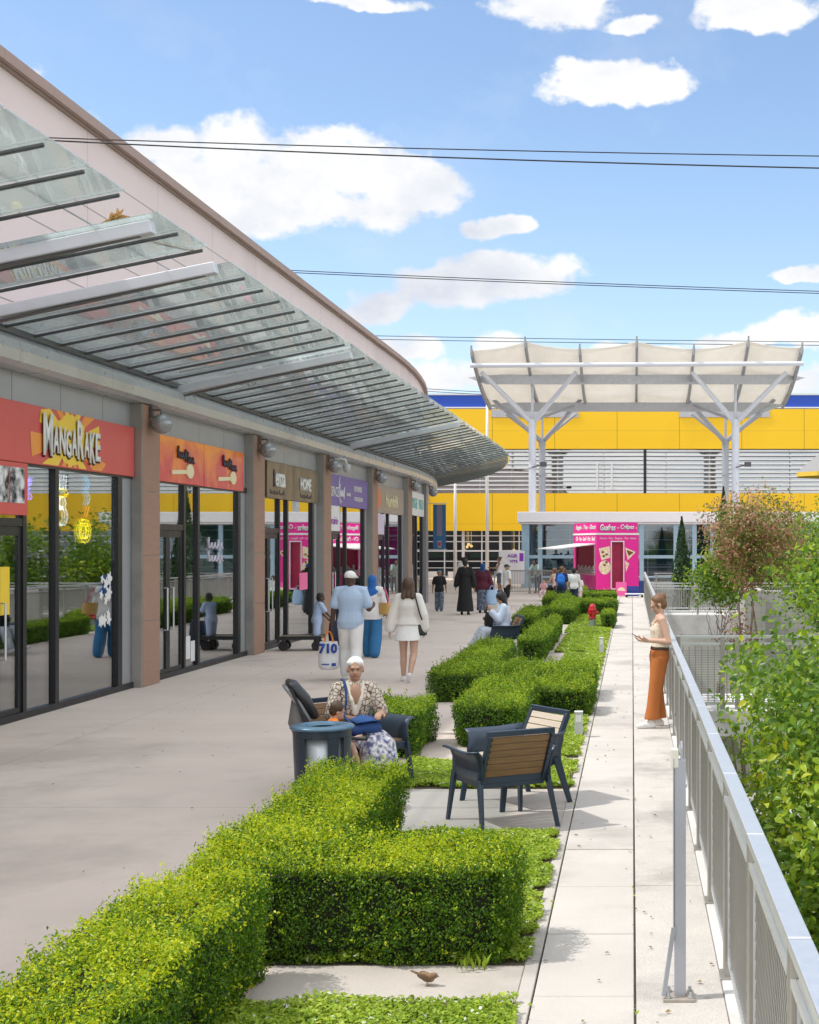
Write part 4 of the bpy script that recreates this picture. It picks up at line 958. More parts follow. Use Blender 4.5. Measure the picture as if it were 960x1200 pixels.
    for x0,x1,y0,y1,h in boxes: q.box(x0+.10,x1-.10,y0+.10,y1-.10,.0,h-.11)
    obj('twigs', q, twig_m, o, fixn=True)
    return o
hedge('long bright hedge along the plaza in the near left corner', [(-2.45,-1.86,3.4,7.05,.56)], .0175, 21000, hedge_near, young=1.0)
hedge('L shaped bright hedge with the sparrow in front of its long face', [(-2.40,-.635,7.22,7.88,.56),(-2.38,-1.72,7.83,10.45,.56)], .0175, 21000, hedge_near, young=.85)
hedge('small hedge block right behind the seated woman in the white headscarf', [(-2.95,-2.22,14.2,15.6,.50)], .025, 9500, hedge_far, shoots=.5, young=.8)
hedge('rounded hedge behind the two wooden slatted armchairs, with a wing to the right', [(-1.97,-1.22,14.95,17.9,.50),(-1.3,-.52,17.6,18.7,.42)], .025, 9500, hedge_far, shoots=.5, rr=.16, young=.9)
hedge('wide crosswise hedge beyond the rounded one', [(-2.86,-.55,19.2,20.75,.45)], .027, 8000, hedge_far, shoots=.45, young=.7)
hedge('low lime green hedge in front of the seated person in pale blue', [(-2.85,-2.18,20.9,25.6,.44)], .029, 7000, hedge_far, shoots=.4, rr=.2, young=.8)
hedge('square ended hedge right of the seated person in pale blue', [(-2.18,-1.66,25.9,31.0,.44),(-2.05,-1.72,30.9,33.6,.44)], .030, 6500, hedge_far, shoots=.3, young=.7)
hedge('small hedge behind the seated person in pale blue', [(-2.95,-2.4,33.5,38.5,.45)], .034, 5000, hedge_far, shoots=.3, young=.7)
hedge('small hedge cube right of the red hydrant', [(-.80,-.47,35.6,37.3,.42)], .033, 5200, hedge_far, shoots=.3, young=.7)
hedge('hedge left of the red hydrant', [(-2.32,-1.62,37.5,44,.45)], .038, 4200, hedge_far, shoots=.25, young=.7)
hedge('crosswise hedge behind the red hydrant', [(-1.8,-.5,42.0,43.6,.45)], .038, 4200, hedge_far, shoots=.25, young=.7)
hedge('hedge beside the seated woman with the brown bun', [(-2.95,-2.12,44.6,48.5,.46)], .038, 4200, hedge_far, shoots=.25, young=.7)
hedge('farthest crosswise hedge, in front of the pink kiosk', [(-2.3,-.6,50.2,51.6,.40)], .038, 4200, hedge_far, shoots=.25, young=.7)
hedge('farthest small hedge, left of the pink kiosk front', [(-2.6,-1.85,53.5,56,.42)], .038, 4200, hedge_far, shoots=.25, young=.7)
# ---------------------------------------------------------------- lawn of clover and short grass
clover = leafmat('lawn_leaf', [(0,(.15,.25,.02)),(.5,(.32,.46,.04)),(.8,(.46,.56,.08)),(.97,(.55,.60,.14)),(1,(.78,.78,.72))], .4, .5)
LP, LR, LS = [], [], []
for (x0,x1,y0,y1), dn in zip(lawns, (9000,9000,6500,3800,2600,1700)):
    x1 = x1+.035; n = int((x1-x0)*(y1-y0)*dn); X = x0 + RNG.random(n)*(x1-x0); Y = y0 + RNG.random(n)*(y1-y0)
    edge = .05*np.sin(Y*7.1)+.04*np.sin(Y*17)+.03*np.sin(X*11); keep = (X < x1-.02+edge) & (X > x0+.02+edge*.5) & (Y > y0+.03+.05*np.sin(X*9)+.03*np.sin(X*23)) & (Y < y1-.03+.05*np.sin(X*8))
    X, Y = X[keep], Y[keep]; n = len(X); hgt = .018+.05*RNG.random(n)*(.5+.5*np.sin(X*6+Y*4)**2)
    LP.append(np.stack([X,Y,hgt],1)); LS.append((.020+.0011*Y)*(.7+.7*RNG.random(n)))
    r_ = RNG.random(n)*.92*(.65+.35*np.sin(X*3.1+Y*1.9)**2); r_ = np.where(RNG.random(n) < .022, 1.0, r_); LR.append(r_)
LP = np.concatenate(LP); n = len(LP)
T(leaves('lawn_grass', LP, np.array([0,0,1.0])+RNG.normal(size=(n,3))*.45, np.concatenate(LS), clover, np.concatenate(LR), asp=.6), 'bright clover and short grass between the hedges and the walkway', 'grass', kind='stuff')
# tufts at the foot of the hedges and in cracks
def blades(name, pts, h, n, mat):
    P, Nn, sz = [], [], []
    for c in pts:
        for _ in range(n):
            P.append((c[0]+random.uniform(-.07,.07), c[1]+random.uniform(-.05,.05), h*.45)); a = random.uniform(0,6.28); Nn.append((math.cos(a),math.sin(a),random.uniform(-.2,.5))); sz.append(h*random.uniform(.6,1.2))
    return leaves(name, np.array(P), np.array(Nn), np.array(sz), mat, RNG.random(len(P))*.6, asp=.10, tdir=np.array([[0,0,1.0]]), tmix=.75)
T(blades('grass_tuft', [(-.82,7.19),(-.88,7.18)], .10, 8, clover), 'thin grass blades sprouting at the foot of the L shaped hedge', 'grass', kind='stuff')
# ---------------------------------------------------------------- trees
bark = M('bark', (.13,.10,.075), .9, var=.3, scale=14, bump=.8, bscale=40)
def limb(q, a, b, r0, r1, wig=.06, n=6):
    a = Vector(a); b = Vector(b); L_ = (b-a).length; pts = []
    for i_ in range(n+1):
        t = i_/n; p = a.lerp(b, t)
        if 0 < i_ < n: p += Vector((random.uniform(-1,1),random.uniform(-1,1),random.uniform(-.5,.5)))*wig*L_
        pts.append(p)
    q.tube(pts, [r0+(r1-r0)*i_/n for i_ in range(n+1)], 7); return pts
def broad_tree(label, base, trunk_top, crown_c, crown_r, nclump, per, leaf, mat, rndf, tr=.12, clump_r=.35, gap=.0, stems=1, name='broadleaf_tree', droop=.5, asp=.62, big=True, cat='tree', grp=None, seed=1, xmin=None, nlimb=46):
    rg = np.random.default_rng(seed); t = empty(name, base, 0, label, cat, grp); B = np.array(base)
    C = np.array(crown_c) - B; Rr = np.array(crown_r)
    q = MB(); tops = []
    for k in range(stems):
        off = Vector((random.uniform(-.3,.3), random.uniform(-.3,.3), 0))*(0 if stems == 1 else 1)
        tp = Vector(trunk_top) - Vector(base) + off*2.5; limb(q, off, tp, tr, tr*.55, .03); tops.append(tp)
    # clump centres: mostly in the outer half of an uneven crown
    d = unit(rg.normal(size=(nclump,3))); rad = (rg.random(nclump)**.45)
    lob = 1 + .22*np.sin(d[:,0]*4.1+seed)*np.sin(d[:,1]*3.7+2*seed) + .18*np.sin(d[:,2]*5.3+seed*1.7)
    cc = C + d*Rr*(rad*lob)[:,None]
    if xmin is not None: cc[:,0] = np.maximum(cc[:,0], xmin-B[0]+.1)
    for i_ in range(0, nclump, max(1, nclump//nlimb)):
        tp = random.choice(tops); limb(q, tp.lerp(Vector(C), random.uniform(0,.5)), cc[i_], tr*.28, tr*.05, .07)
    obj('trunk', q, bark, t, smooth=True)
    n = nclump*per; ci = np.repeat(np.arange(nclump), per)
    P = cc[ci] + rg.normal(size=(n,3))*clump_r*np.array([1,1,.75])
    P[:,2] -= droop*clump_r*rg.random(n)
    Nn = unit((P-C)/Rr*.6 + rg.normal(size=(n,3))*.75 + np.array([0,0,.45]))
    rnd = np.clip(rndf(P, ci, rg), 0, 1)
    if xmin is not None: kp = P[:,0]+B[0] > xmin + .10*np.sin(P[:,1]*3)+.12*np.sin(P[:,2]*4.3+P[:,1]); P, Nn, rnd = P[kp], Nn[kp], rnd[kp]; n = len(P)
    leaves('crown', P, Nn, leaf*(.65+.7*rg.random(n)), mat, rnd, asp=asp, parent=t, big=big, tdir=np.array([[0,0,-1.0]]), tmix=.35)
    return t
g_leaf = leafmat('tree_leaf', [(0,(.042,.105,.014)),(.40,(.11,.22,.022)),(.70,(.28,.40,.025)),(1,(.54,.53,.035))], .42, .34)
def rf_near(P, ci, rg):
    base = rg.random(ci.max()+1)*.45; y = (np.sin(P[:,2]*2.1+1.0+P[:,0]*1.3) > .35)*.22
    return base[ci] + rg.random(len(P))*.38 + y*rg.random(len(P))
broad_tree('large leafy green tree close behind the metal railing at the right', (2.9,9.8,-4), (2.8,9.7,-1.2), (2.36,9.8,-.38), (1.75,3.0,2.48), 1800, 56, .062, g_leaf, rf_near, tr=.14, clump_r=.19, seed=3, xmin=.75)
broad_tree('green tree behind the large leafy one, partly out of the picture', (4.4,17,-4), (4.4,17,-1), (4.0,16.5,.6), (2.2,2.6,2.0), 160, 46, .12, g_leaf, rf_near, tr=.14, clump_r=.34, seed=5, big=False)
rb = leafmat('rusty_leaf', [(0,(.08,.15,.02)),(.35,(.17,.24,.03)),(.55,(.30,.18,.08)),(.8,(.42,.23,.14)),(1,(.50,.33,.22))], .3, .5)
def rf_rust(P, ci, rg):
    base = np.where(rg.random(ci.max()+1) < .62, .58, .02) + .06*(P[:, 2].mean()*0); z = (P[:,2]-P[:,2].min())/(np.ptp(P[:,2]))
    return base[ci] + rg.random(len(P))*.38 + (z-.5)*.18
broad_tree('thin tree with rusty brown and green leaves in front of the yellow store', (2.8,31,-4), (2.85,31,.9), (2.85,31,2.45), (1.15,1.15,1.1), 300, 36, .07, rb, rf_rust, tr=.045, clump_r=.18, stems=3, name='rusty_tree', seed=7, big=False, nlimb=14)
def rf_green(P, ci, rg): return rg.random(ci.max()+1)[ci]*.4 + rg.random(len(P))*.45
broad_tree('bushy bright green tree beside the rusty tree', (2.35,36,-4), (2.35,36,-1), (2.35,36,1.35), (.75,.9,.85), 110, 36, .09, g_leaf, rf_green, tr=.04, clump_r=.18, seed=9, big=False, nlimb=9)
broad_tree('green tree at the right edge below the yellow wall', (5.6,38,-4), (5.6,38,-.5), (5.5,38,1.35), (1.25,1.6,1.9), 210, 34, .11, g_leaf, rf_green, tr=.12, clump_r=.26, seed=13, big=False)
broad_tree('dry brown shrub with dead leaves below the rusty tree', (1.95,25.5,-4), (1.95,25.5,-.4), (1.95,25.5,.55), (.36,.4,.42), 40, 10, .06, leafmat('dead_leaf', [(0,(.14,.07,.045)),(1,(.30,.17,.10))], .2, .7), rf_green, tr=.03, clump_r=.10, stems=4, name='dry_shrub', seed=17, big=False, cat='shrub', nlimb=9)
broad_tree('leafy green tree right of the glazed pavilion, behind the rusty tree', (5.0,52,-4), (5.0,52,-.5), (5.0,52,1.1), (1.7,1.8,2.2), 190, 36, .15, g_leaf, rf_green, tr=.12, clump_r=.3, seed=31, big=False, nlimb=14)
broad_tree('leafy green tree by the parapet wall at the right edge', (8.0,50,-4), (8.0,50,-.5), (8.0,50,1.3), (1.9,1.9,2.5), 190, 36, .16, g_leaf, rf_green, tr=.12, clump_r=.32, seed=33, big=False, nlimb=14)
# trees well to the right, seen mirrored in the shop windows
for i_, (x, y, h, l) in enumerate(((9,24,3.2,'round dense tree on the lower ground to the right, second row'),(15,40,5.0,'tall dense tree on the lower ground far to the right'),(18,26,4.2,'wide dense tree on the lower ground far to the right, nearer the terrace'))):
    broad_tree(l, (x,y,-4), (x,y,h-3), (x,y,h-.8), (2.6,2.6,2.6), 130, 40, .2, g_leaf, rf_green, tr=.2, clump_r=.5, seed=20+i_, big=False)
cyp = leafmat('cypress_leaf', [(0,(.014,.045,.016)),(.6,(.035,.085,.026)),(1,(.075,.13,.035))], .15, .55)
def cypress(label, x, y, z0, z1, r, n, seed):
    rg = np.random.default_rng(seed); t = empty('cypress', (x,y,z0), 0, label, 'tree'); H = z1-z0
    q = MB(); q.tube([(0,0,0),(0,0,H*.9)], [.07,.01], 7); obj('trunk', q, bark, t)
    u = rg.random(n)**.8; a = rg.random(n)*2*np.pi; prof = r*np.clip(np.minimum((1-u)*2.6, .55+u*2.2), 0, 1)*(1+.16*np.sin(a*3+u*21)+.12*np.sin(a*5-u*33)); rr = prof*np.sqrt(rg.random(n)*.75+.25)
    P = np.stack([rr*np.cos(a), rr*np.sin(a), .05+u*(H-.05)], 1); Nn = np.stack([np.cos(a),np.sin(a),.3+0*a],1)+rg.normal(size=(n,3))*.35
    leaves('crown', P, Nn, .11*(.6+.8*rg.random(n)), cyp, rg.random(n)*(.55+.45*(rr/np.maximum(prof,.01))), asp=.32, parent=t, tdir=np.array([[0,0,1.0]]), tmix=.7)
cypress('slim dark green cypress in front of the glazed pavilion', 1.85, 51, -1.2, 3.2, .31, 5200, 1)
cypress('taller cypress behind the rusty tree, in front of the white column', 3.85, 57.6, -1.2, 4.6, .36, 6000, 2)

litter = leafmat('fallen_leaf', [(0,(.16,.09,.04)),(.6,(.26,.17,.07)),(1,(.20,.22,.06))], .1, .7)
n = 170; LX = np.concatenate([RNG.random(70)*4.6-7.2, RNG.random(100)*1.0-.55]); LY = np.concatenate([RNG.random(70)**.8*22+7, RNG.random(100)**1.3*22+6.2])
T(leaves('fallen_leaves', np.stack([LX, LY, np.full(n,.012)],1), np.array([0,0,1.0])+RNG.normal(size=(n,3))*.18, .018+.022*RNG.random(n), litter, RNG.random(n), asp=.55), 'scattered dry leaves and specks lying on the paving', 'leaf litter', kind='stuff')
n = 260; LY = 5.5 + RNG.random(n)**1.2*26; LX = np.where(RNG.random(n) < .6, -.493, .013)+RNG.normal(size=n)*.006
kp = np.sin(LY*2.3)+np.sin(LY*5.9+1) > .7; LX, LY = LX[kp], LY[kp]; n = len(LX)
T(leaves('joint_weeds', np.stack([LX, LY, .008+.02*RNG.random(n)],1), np.array([0,0,.6])+RNG.normal(size=(n,3))*.7, .014+.02*RNG.random(n), clover, RNG.random(n)*.7, asp=.4), 'tiny weeds growing in the joints of the walkway', 'weeds', kind='stuff')
# ---------------------------------------------------------------- railing beside the walkway
PL = 1.47; Y00 = 4.11 - 2*PL
mesh_m = M('mesh_steel', (.36,.355,.34), .45, .5, var=.1)
post_m = M('post_steel', (.34,.325,.30), .45, .5, var=.10, scale=6, stain=.15)
rail = empty('railing', (.5,0,0), 0, 'long steel railing with mesh panels and flat handrail beside the walkway', 'railing')
def mesh_panel(w, h, pitch, sw, th=.004):
    """expanded metal: two sets of slanted strands clipped to the panel, in the yz plane"""
    q = MB()
    for sgn in (1, -1):
        k = -int(h/pitch)-1
        while k*pitch < w + h:
            # line y = k*pitch + sgn*z*1.6
            pts = []
            sl = .62
            y0_, y1_ = (k*pitch, k*pitch + sl*h) if sgn == 1 else (k*pitch + sl*h, k*pitch)
            z0_, z1_ = 0, h
            def clip(y0_, z0_, y1_, z1_):
                if y0_ > y1_: y0_, z0_, y1_, z1_ = y1_, z1_, y0_, z0_
                if y1_ <= 0 or y0_ >= w: return None
                if y0_ < 0: z0_ += (z1_-z0_)*(0-y0_)/(y1_-y0_); y0_ = 0
                if y1_ > w: z1_ = z0_ + (z1_-z0_)*(w-y0_)/(y1_-y0_); y1_ = w
                return y0_, z0_, y1_, z1_
            c = clip(y0_, 0, y1_, h)
            if c and abs(c[2]-c[0]) > .005: q.bar((sgn*.0022, c[0], c[1]), (sgn*.0022, c[2], c[3]), sw, th, up=(1,0,0)) 
            k += 1
    return q
mp = mesh_panel(PL-.14, .80, .048, .009, .004)
proto = obj('mesh_panel', mp, mesh_m, rail, fixn=False); proto.location = (.0, Y00+.07, .13)
q = MB(); q.box(-.037,.037,.008,PL-.008,1.022,1.06); cap0 = obj('handrail', q, steel_lt, rail, bevel=.005); cap0.location = (.005,Y00,0)
q = MB(); q.box(-.028,.03,-.055,-.008,.016,1.02); q.box(-.028,.03,.008,.055,.016,1.02); q.box(-.05,.04,-.08,.08,.016,.026); post0 = obj('post', q, post_m, rail, bevel=.003); post0.location = (0,Y00,0)
q = MB(); z0_, z1_ = .10, .955
q.box(-.012,.012,.06,.075,z0_,z1_); q.box(-.012,.012,PL-.075,PL-.06,z0_,z1_); q.box(-.013,.013,.075,PL-.075,z0_,z0_+.03); q.box(-.013,.013,.075,PL-.075,z1_-.022,z1_); q.box(-.03,-.014,.056,PL-.056,.93,.955)
fr0 = obj('panel_frame', q, steel_lt, rail); fr0.location = (.0,Y00,0)
for i_ in range(1, 37):
    for o in (proto, cap0, post0, fr0):
        c = o.copy(); COL.objects.link(c); c.parent = rail; c.location = o.location + Vector((0, PL*i_, 0))
# ---------------------------------------------------------------- bridges and their fences (right)
def deck(label, x0, x1, y0, y1, z0, z1):
    q = MB(); q.box(x0,x1,y0,y1,z0,z1); return T(obj('footbridge', q, white_conc, None, bevel=.01), label, 'footbridge')
deck('near white footbridge deck joining the terrace on the right', .565, 9, 18.3, 20.4, -.35, .0)
deck('far white footbridge deck behind the dry brown shrub', .565, 9, 42.6, 45.5, -.62, .0)
def cross_fence(label, x0, x1, y, ztop, style, post_x, z0=.0):
    t = empty('cross_fence', (0,y,z0), 0, label, 'fence')
    h = ztop
    for x in post_x: q = MB(); q.box(x-.03,x+.03,-.03,.03,0,h-.02); obj('post', q, post_m, t)
    q = MB(); q.box(x0,x1,-.025,.025,h-.03,h); q.box(x0,x1,-.02,.02,h-.13,h-.10)
    if style == 'mesh': q.box(x0,x1,.10,.13,h-.05,h-.01)
    q.box(x0,x1,-.02,.02,.06,.10); obj('rail', q, steel_lt, t)
    q = MB()
    if style == 'bars':
        x = x0
        while x < x1: q.box(x-.008,x+.008,-.012,.012,.101,h-.131); x += .055
    else:
        z = .12
        while z < h-.18: q.box(x0,x1,-.006,.0,z-.004,z+.004); z += .032
        x = x0
        while x < x1: q.box(x-.006,x+.006,.001,.008,.101,h-.15); x += .085
    obj('infill', q, mesh_m, t, fixn=False)
    return t
cross_fence('grid fence along the near footbridge beside the leaning woman', .60, 8.8, 18.45, 1.0, 'mesh', (.62,1.22,1.42,2.6,4.1,5.6))
cross_fence('upright bar fence along the far footbridge', .60, 3.6, 42.75, .92, 'bars', (.62,2.05,3.55,), )
cross_fence('upright bar fence on the far side of the far footbridge', .60, 8.6, 45.4, .92, 'bars', (.62,2.1,3.6,5.1))
block = M('wall_block', (.42,.41,.40), .85, var=.12, scale=1.5, lines=[(2,.2,.012,0,.35),(0,.42,.012,0,.3)], bump=.2)
q = MB(); q.box(3.3,3.9,40,42.55,-4,.85); q.box(3.91,10,41.4,42.0,-4,.78); T(obj('retaining_wall', q, block, None), 'grey block retaining wall beside the far footbridge', 'wall')
q = MB(); q.box(-.0,12,56.8,56.98,-4,-.01); q.box(.57,12,56.75,56.98,.0,.62); T(obj('parapet_wall', q, white_conc, None), 'low pale parapet wall in front of the glazed pavilion', 'wall')
q = MB(); q.box(14,14.4,5,60,-4,.4); T(obj('boundary_wall', q, block, None), 'long block wall on the lower ground far to the right', 'wall')
cross_fence('pale fence on top of the parapet below the pavilion glass', .9, 9, 56.5, 1.0, 'bars', (1.0,2.6,4.2,5.8))
# white steps and slabs below the near bridge
q = MB(); q.box(.7,5,15.2,17.6,-4,-1.4); q.box(.7,5,16.2,17.6,-1.399,-.95); T(obj('retaining_step', q, white_conc, None, bevel=.02), 'pale stepped concrete block below the near footbridge', 'wall')
# ---------------------------------------------------------------- barrier in front of the pavilion
t = empty('barrier', (0,60.5,0), 0, 'low grey metal barrier in front of the pavilion', 'fence')
q = MB(); q.box(-5.6,-2.4,-.03,.03,.98,1.04); q.box(-5.6,-2.4,-.02,.02,.08,.12); obj('rail', q, post_m, t)
for x in (-5.58,-4.55,-3.5,-2.45): q = MB(); q.box(x-.05,x+.05,-.04,.04,0,.979); obj('post', q, post_m, t)
q = MB(); x = -5.5
while x < -2.5: q.box(x-.012,x+.012,-.012,.012,.121,.979); x += .07
obj('infill', q, mesh_m, t, fixn=False)
# ---------------------------------------------------------------- metal post by the walkway
t = empty('metal_post', (.236,6.74,0), 0, 'lone grey steel post with brace and bolted foot plate on the walkway', 'post')
gp = M('post_paint', (.40,.42,.47), .4, .4, var=.08)
q = MB(); q.box(-.028,.028,-.02,.03,.018,1.18); q.box(-.034,-.029,-.03,.03,.30,1.19); obj('channel', q, gp, t, bevel=.003)
q = MB(); q.box(-.085,.07,-.07,.07,.003,.017); obj('foot_plate', q, M('plate_rust', (.40,.36,.31), .6, .3, var=.2, scale=25), t, bevel=.002)
q = MB(); q.bar((-.032,-.034,.36),(-.082,-.05,.03),.012,.02); obj('brace', q, gp, t)
q = MB()
for x, y in ((-.06,-.045),(-.055,.05),(.05,-.045),(.05,.05)): q.tube([(x,y,.017),(x,y,.045)], .009, 6); q.tube([(x,y,.018),(x,y,.027)], .016, 6)
obj('bolt', q, steel, t)
q = MB(); q.box(-.045,-.008,-.028,.030,1.14,1.235); obj('cap_bracket', q, M('cream_plastic', (.64,.62,.55), .5), t, bevel=.006)
q = MB(); q.prism([(-.02,1.16),(.02,1.16),(.022,1.24),(.012,1.27),(-.012,1.27),(-.022,1.24)], 0, .002, .012); q.tube([(.028,-.001,1.05),(.034,-.001,1.05)], .008, 8); obj('lug', q, gp, t)
# ---------------------------------------------------------------- low path lights
for y, h, l in ((15.8,.29,'nearer of the two low pale bollard lights, beside the armchairs'),(27.4,.34,'farther of the two low pale bollard lights, on the clover lawn')):
    t = empty('bollard_light', (-.62,y,0), 0, l, 'bollard light', 'low bollard lights on the lawn')
    q = MB(); q.box(-.045,.045,-.045,.045,0,h*.985); obj('body', q, M('bollard_grey', (.55,.56,.56), .5, .2), t, bevel=.006)
    q = MB(); q.box(-.05,.05,-.05,.05,h*.987,h+.012); obj('cap', q, M('bollard_cap', (.66,.66,.65), .45), t, bevel=.004)
    q = MB(); q.box(-.032,.032,-.0485,-.046,h*.62,h*.9); obj('lens', q, M('lens_white', (.74,.75,.74), .3), t)
# ---------------------------------------------------------------- hydrant
t = empty('fire_hydrant', (-1.05,36,0), 0, 'red fire hydrant on a grey base among the hedges', 'hydrant'); hr = M('hydrant_red', (.52,.02,.03), .35, var=.08)
q = MB(); q.lathe([(.001,.0),(.11,.0),(.11,.03),(.085,.05),(.085,.24),(.001,.24)]); obj('base', q, M('hydrant_grey', (.36,.40,.42), .5, .3), t, smooth=False)
q = MB(); q.lathe([(.001,.24),(.10,.241),(.105,.27),(.09,.29),(.09,.45),(.112,.46),(.112,.50),(.095,.51),(.09,.57),(.065,.62),(.025,.64),(.001,.645)]); obj('body', q, hr, t)
for a in (0, 2.2, 4.2):
    q = MB(); q.tube([(.08*math.cos(a),.08*math.sin(a),.40),(.145*math.cos(a),.145*math.sin(a),.40)], .042, 12); q.tube([(.145*math.cos(a),.145*math.sin(a),.40),(.16*math.cos(a),.16*math.sin(a),.40)], .05, 8); obj('outlet', q, hr, t)
# ---------------------------------------------------------------- armchairs
navy = M('chair_navy', (.035,.055,.085), .38, .25, var=.08); wood = M('chair_slat', (.22,.125,.055), .55, var=.35, scale=3, stretch=(1.2,14,14), bump=.15, bscale=40); wood_lit = M('chair_slat_lit', (.52,.45,.37), .6, var=.2, scale=3, stretch=(1.2,14,14), bump=.15, bscale=40)  # second slat wood is a lit copy, sunlight put into its colour
def armchair(label, x, y, face, W=.58, slat=None, cat='armchair', grp='navy park armchairs', n_leg=2):
    slat = slat or wood
    rz = math.atan2(-face[0], face[1]); t = empty('park_armchair', (x,y,0), rz, label, cat, grp); h = W/2
    # sitter faces +y; the back leans towards -y
    def back(v): return (-.20 - .17*v, .40 + .36*v)           # y, z along the back
    q = MB()
    y0b, z0b = back(0); y1b, z1b = back(1)
    for sx in (-1, 1): q.bar((sx*(h-.02), y0b, z0b-.03), (sx*(h-.02), y1b, z1b), .035, .05, up=(0,1,.4))
    q.bar((-h, y1b, z1b+.012), (h, y1b, z1b+.012), .03, .045, up=(0,0,1)); q.bar((-h+.02, y0b+.005, z0b-.01), (h-.02, y0b+.005, z0b-.01), .03, .06)
    q.bar((-h+.01,.27,.37),(h-.01,.27,.37),.03,.07); q.bar((-h+.01,-.19,.36),(h-.01,-.19,.36),.03,.07)
    obj('frame', q, navy, t, bevel=.006)
    for k in range(6):
        v0, v1 = .05+k*.152, .05+k*.152+.138; a, b_2 = back((v0+v1)/2), 0
        q = MB(); yc, zc = back((v0+v1)/2); L_ = math.hypot(.17,.36)*(v1-v0)
        q.bar((-h+.04,yc,zc),(h-.04,yc,zc), .022, L_, up=(0,-.17,.36)); obj('back_slat', q, slat, t, bevel=.004)
    q = MB()
    for sx in (-1, 1):
        for k in range(7):
            yy, zz = back(.1+k*.135); q.tube([(sx*(h-.034),yy-.03,zz),(sx*(h-.034),yy-.036,zz)], .007, 6)
    obj('bolt', q, black_fr, t)
    for k in range(4): q = MB(); q.box(-h+.03,h-.03,-.175+k*.11,-.075+k*.11,.40,.422); obj('seat_slat', q, slat, t, bevel=.004)
    for sx in (-1, 1):
        # side sheet: curved plate from the front leg to the back, top lip rolled outwards
        prof = [(.0,.34),(.0,.46),(.008,.53),(.03,.585),(.075,.615),(.10,.612)]
        ys = [.30,.22,.08,-.06,-.18,-.28]; top = [1.0,1.0,.99,.98,1.0,1.05]; vs = []; fs = []
        for yy, tz in zip(ys, top):
            for (o_, z) in prof: vs.append((sx*(h+.005+o_*(1 if yy > -.2 else .5)), yy - (.02 if z > .5 else 0), .34+(z-.34)*tz))
        k = len(prof)
        for i_ in range(len(ys)-1):
            for j in range(k-1): fs.append((i_*k+j, i_*k+j+1, (i_+1)*k+j+1, (i_+1)*k+j))
        q = MB(); q.add(vs, fs); o = obj('armrest', q, navy, t, smooth=True); s2 = o.modifiers.new('s','SOLIDIFY'); s2.thickness = .012; s2.offset = 0
        for (ya, yb) in ((.275,.335),(-.235,-.36)):
            q = MB(); a = Vector((sx*(h+.002),ya,.40)); b_2 = Vector((sx*(h+.035),yb,.0))
            vs = []
            for p_, wv, th in ((a,.075,.03),(a.lerp(b_2,.5),.055,.028),(b_2,.042,.026)):
                for i_, j in ((-1,-1),(1,-1),(1,1),(-1,1)): vs.append(p_+Vector((i_*th/2, j*wv/2, 0)))
            q.add(vs, [(3,2,1,0),(8,9,10,11)] + [(r_*4+i_, r_*4+(i_+1)%4, r_*4+4+(i_+1)%4, r_*4+4+i_) for r_ in range(2) for i_ in range(4)])
            obj('leg', q, navy, t, bevel=.004)
    return t
ang = R(30); armchair('empty navy armchair with brown wooden slats, its back to the camera', -1.05, 10.97, (-math.sin(ang), math.cos(ang)))
armchair('empty navy armchair turned sideways with slats coloured pale as if sunlit', -1.02, 11.85, (-.77,-.60), slat=wood_lit)
armchair('navy bench seat under the woman in the white headscarf', -2.56, 12.68, (.70,-.71), W=.72, cat='bench')
armchair('navy bench seat under the person in pale blue', -2.62, 27.4, (-.97,-.25), W=.9, cat='bench')
armchair('navy seat under the woman with the brown bun', -2.90, 52.6, (-.9,-.3), W=1.1, cat='bench')
# ---------------------------------------------------------------- litter bin
t = empty('litter_bin', (-2.60,11.45,0), 0, 'round dark blue litter bin with pale inner liner behind the near hedge', 'litter bin'); nb = M('bin_navy', (.03,.045,.065), .35, .2, var=.08); rim = M('bin_rim', (.09,.17,.25), .33, .2, var=.06)
r0, r1, hb = .215, .245, .72; q = MB(); gaps = []
def arcshell(a0, a1, z0, z1):
    n = max(3, int(abs(a1-a0)/.12)); vs = []
    for i_ in range(n+1):
        a = a0+(a1-a0)*i_/n
        for z in (z0, z1):
            rr = r0+(r1-r0)*z/hb
            vs.append((rr*math.cos(a), rr*math.sin(a), z)); vs.append(((rr-.012)*math.cos(a), (rr-.012)*math.sin(a), z))
    fs = []
    for i_ in range(n):
        b_ = i_*4; c_ = b_+4
        fs += [(b_,c_,c_+2,b_+2),(b_+1,b_+3,c_+3,c_+1),(b_+2,c_+2,c_+3,b_+3),(b_,b_+1,c_+1,c_)]
    fs += [(0,2,3,1),(n*4,n*4+1,n*4+3,n*4+2)]; q.add(vs, fs)
arcshell(-math.pi, math.pi, .0, .10); arcshell(-math.pi, math.pi, .635, .70)
for a0, a1 in ((-math.pi,-2.0),(-1.15,-.75),(-.52,.35),(.6,1.3),(1.6,2.3),(2.6,math.pi)): arcshell(a0, a1, .102, .633)
obj('body', q, nb, t, smooth=False)
q = MB(); q.lathe([(.14,.70),(.15,.725),(.20,.73),(.262,.72),(.268,.705),(.26,.695),(.20,.70),(.14,.695),(.14,.70)], n=40); q.lathe([(.10,.71),(.118,.722),(.12,.71),(.10,.70),(.10,.71)], n=32); obj('rim', q, rim, t, smooth=True)
q = MB(); q.lathe([(.001,.05),(.175,.05),(.195,.69),(.19,.69),(.17,.06)], n=32); obj('liner', q, M('bin_liner', (.50,.54,.57), .4, .5, var=.08), t, smooth=True)
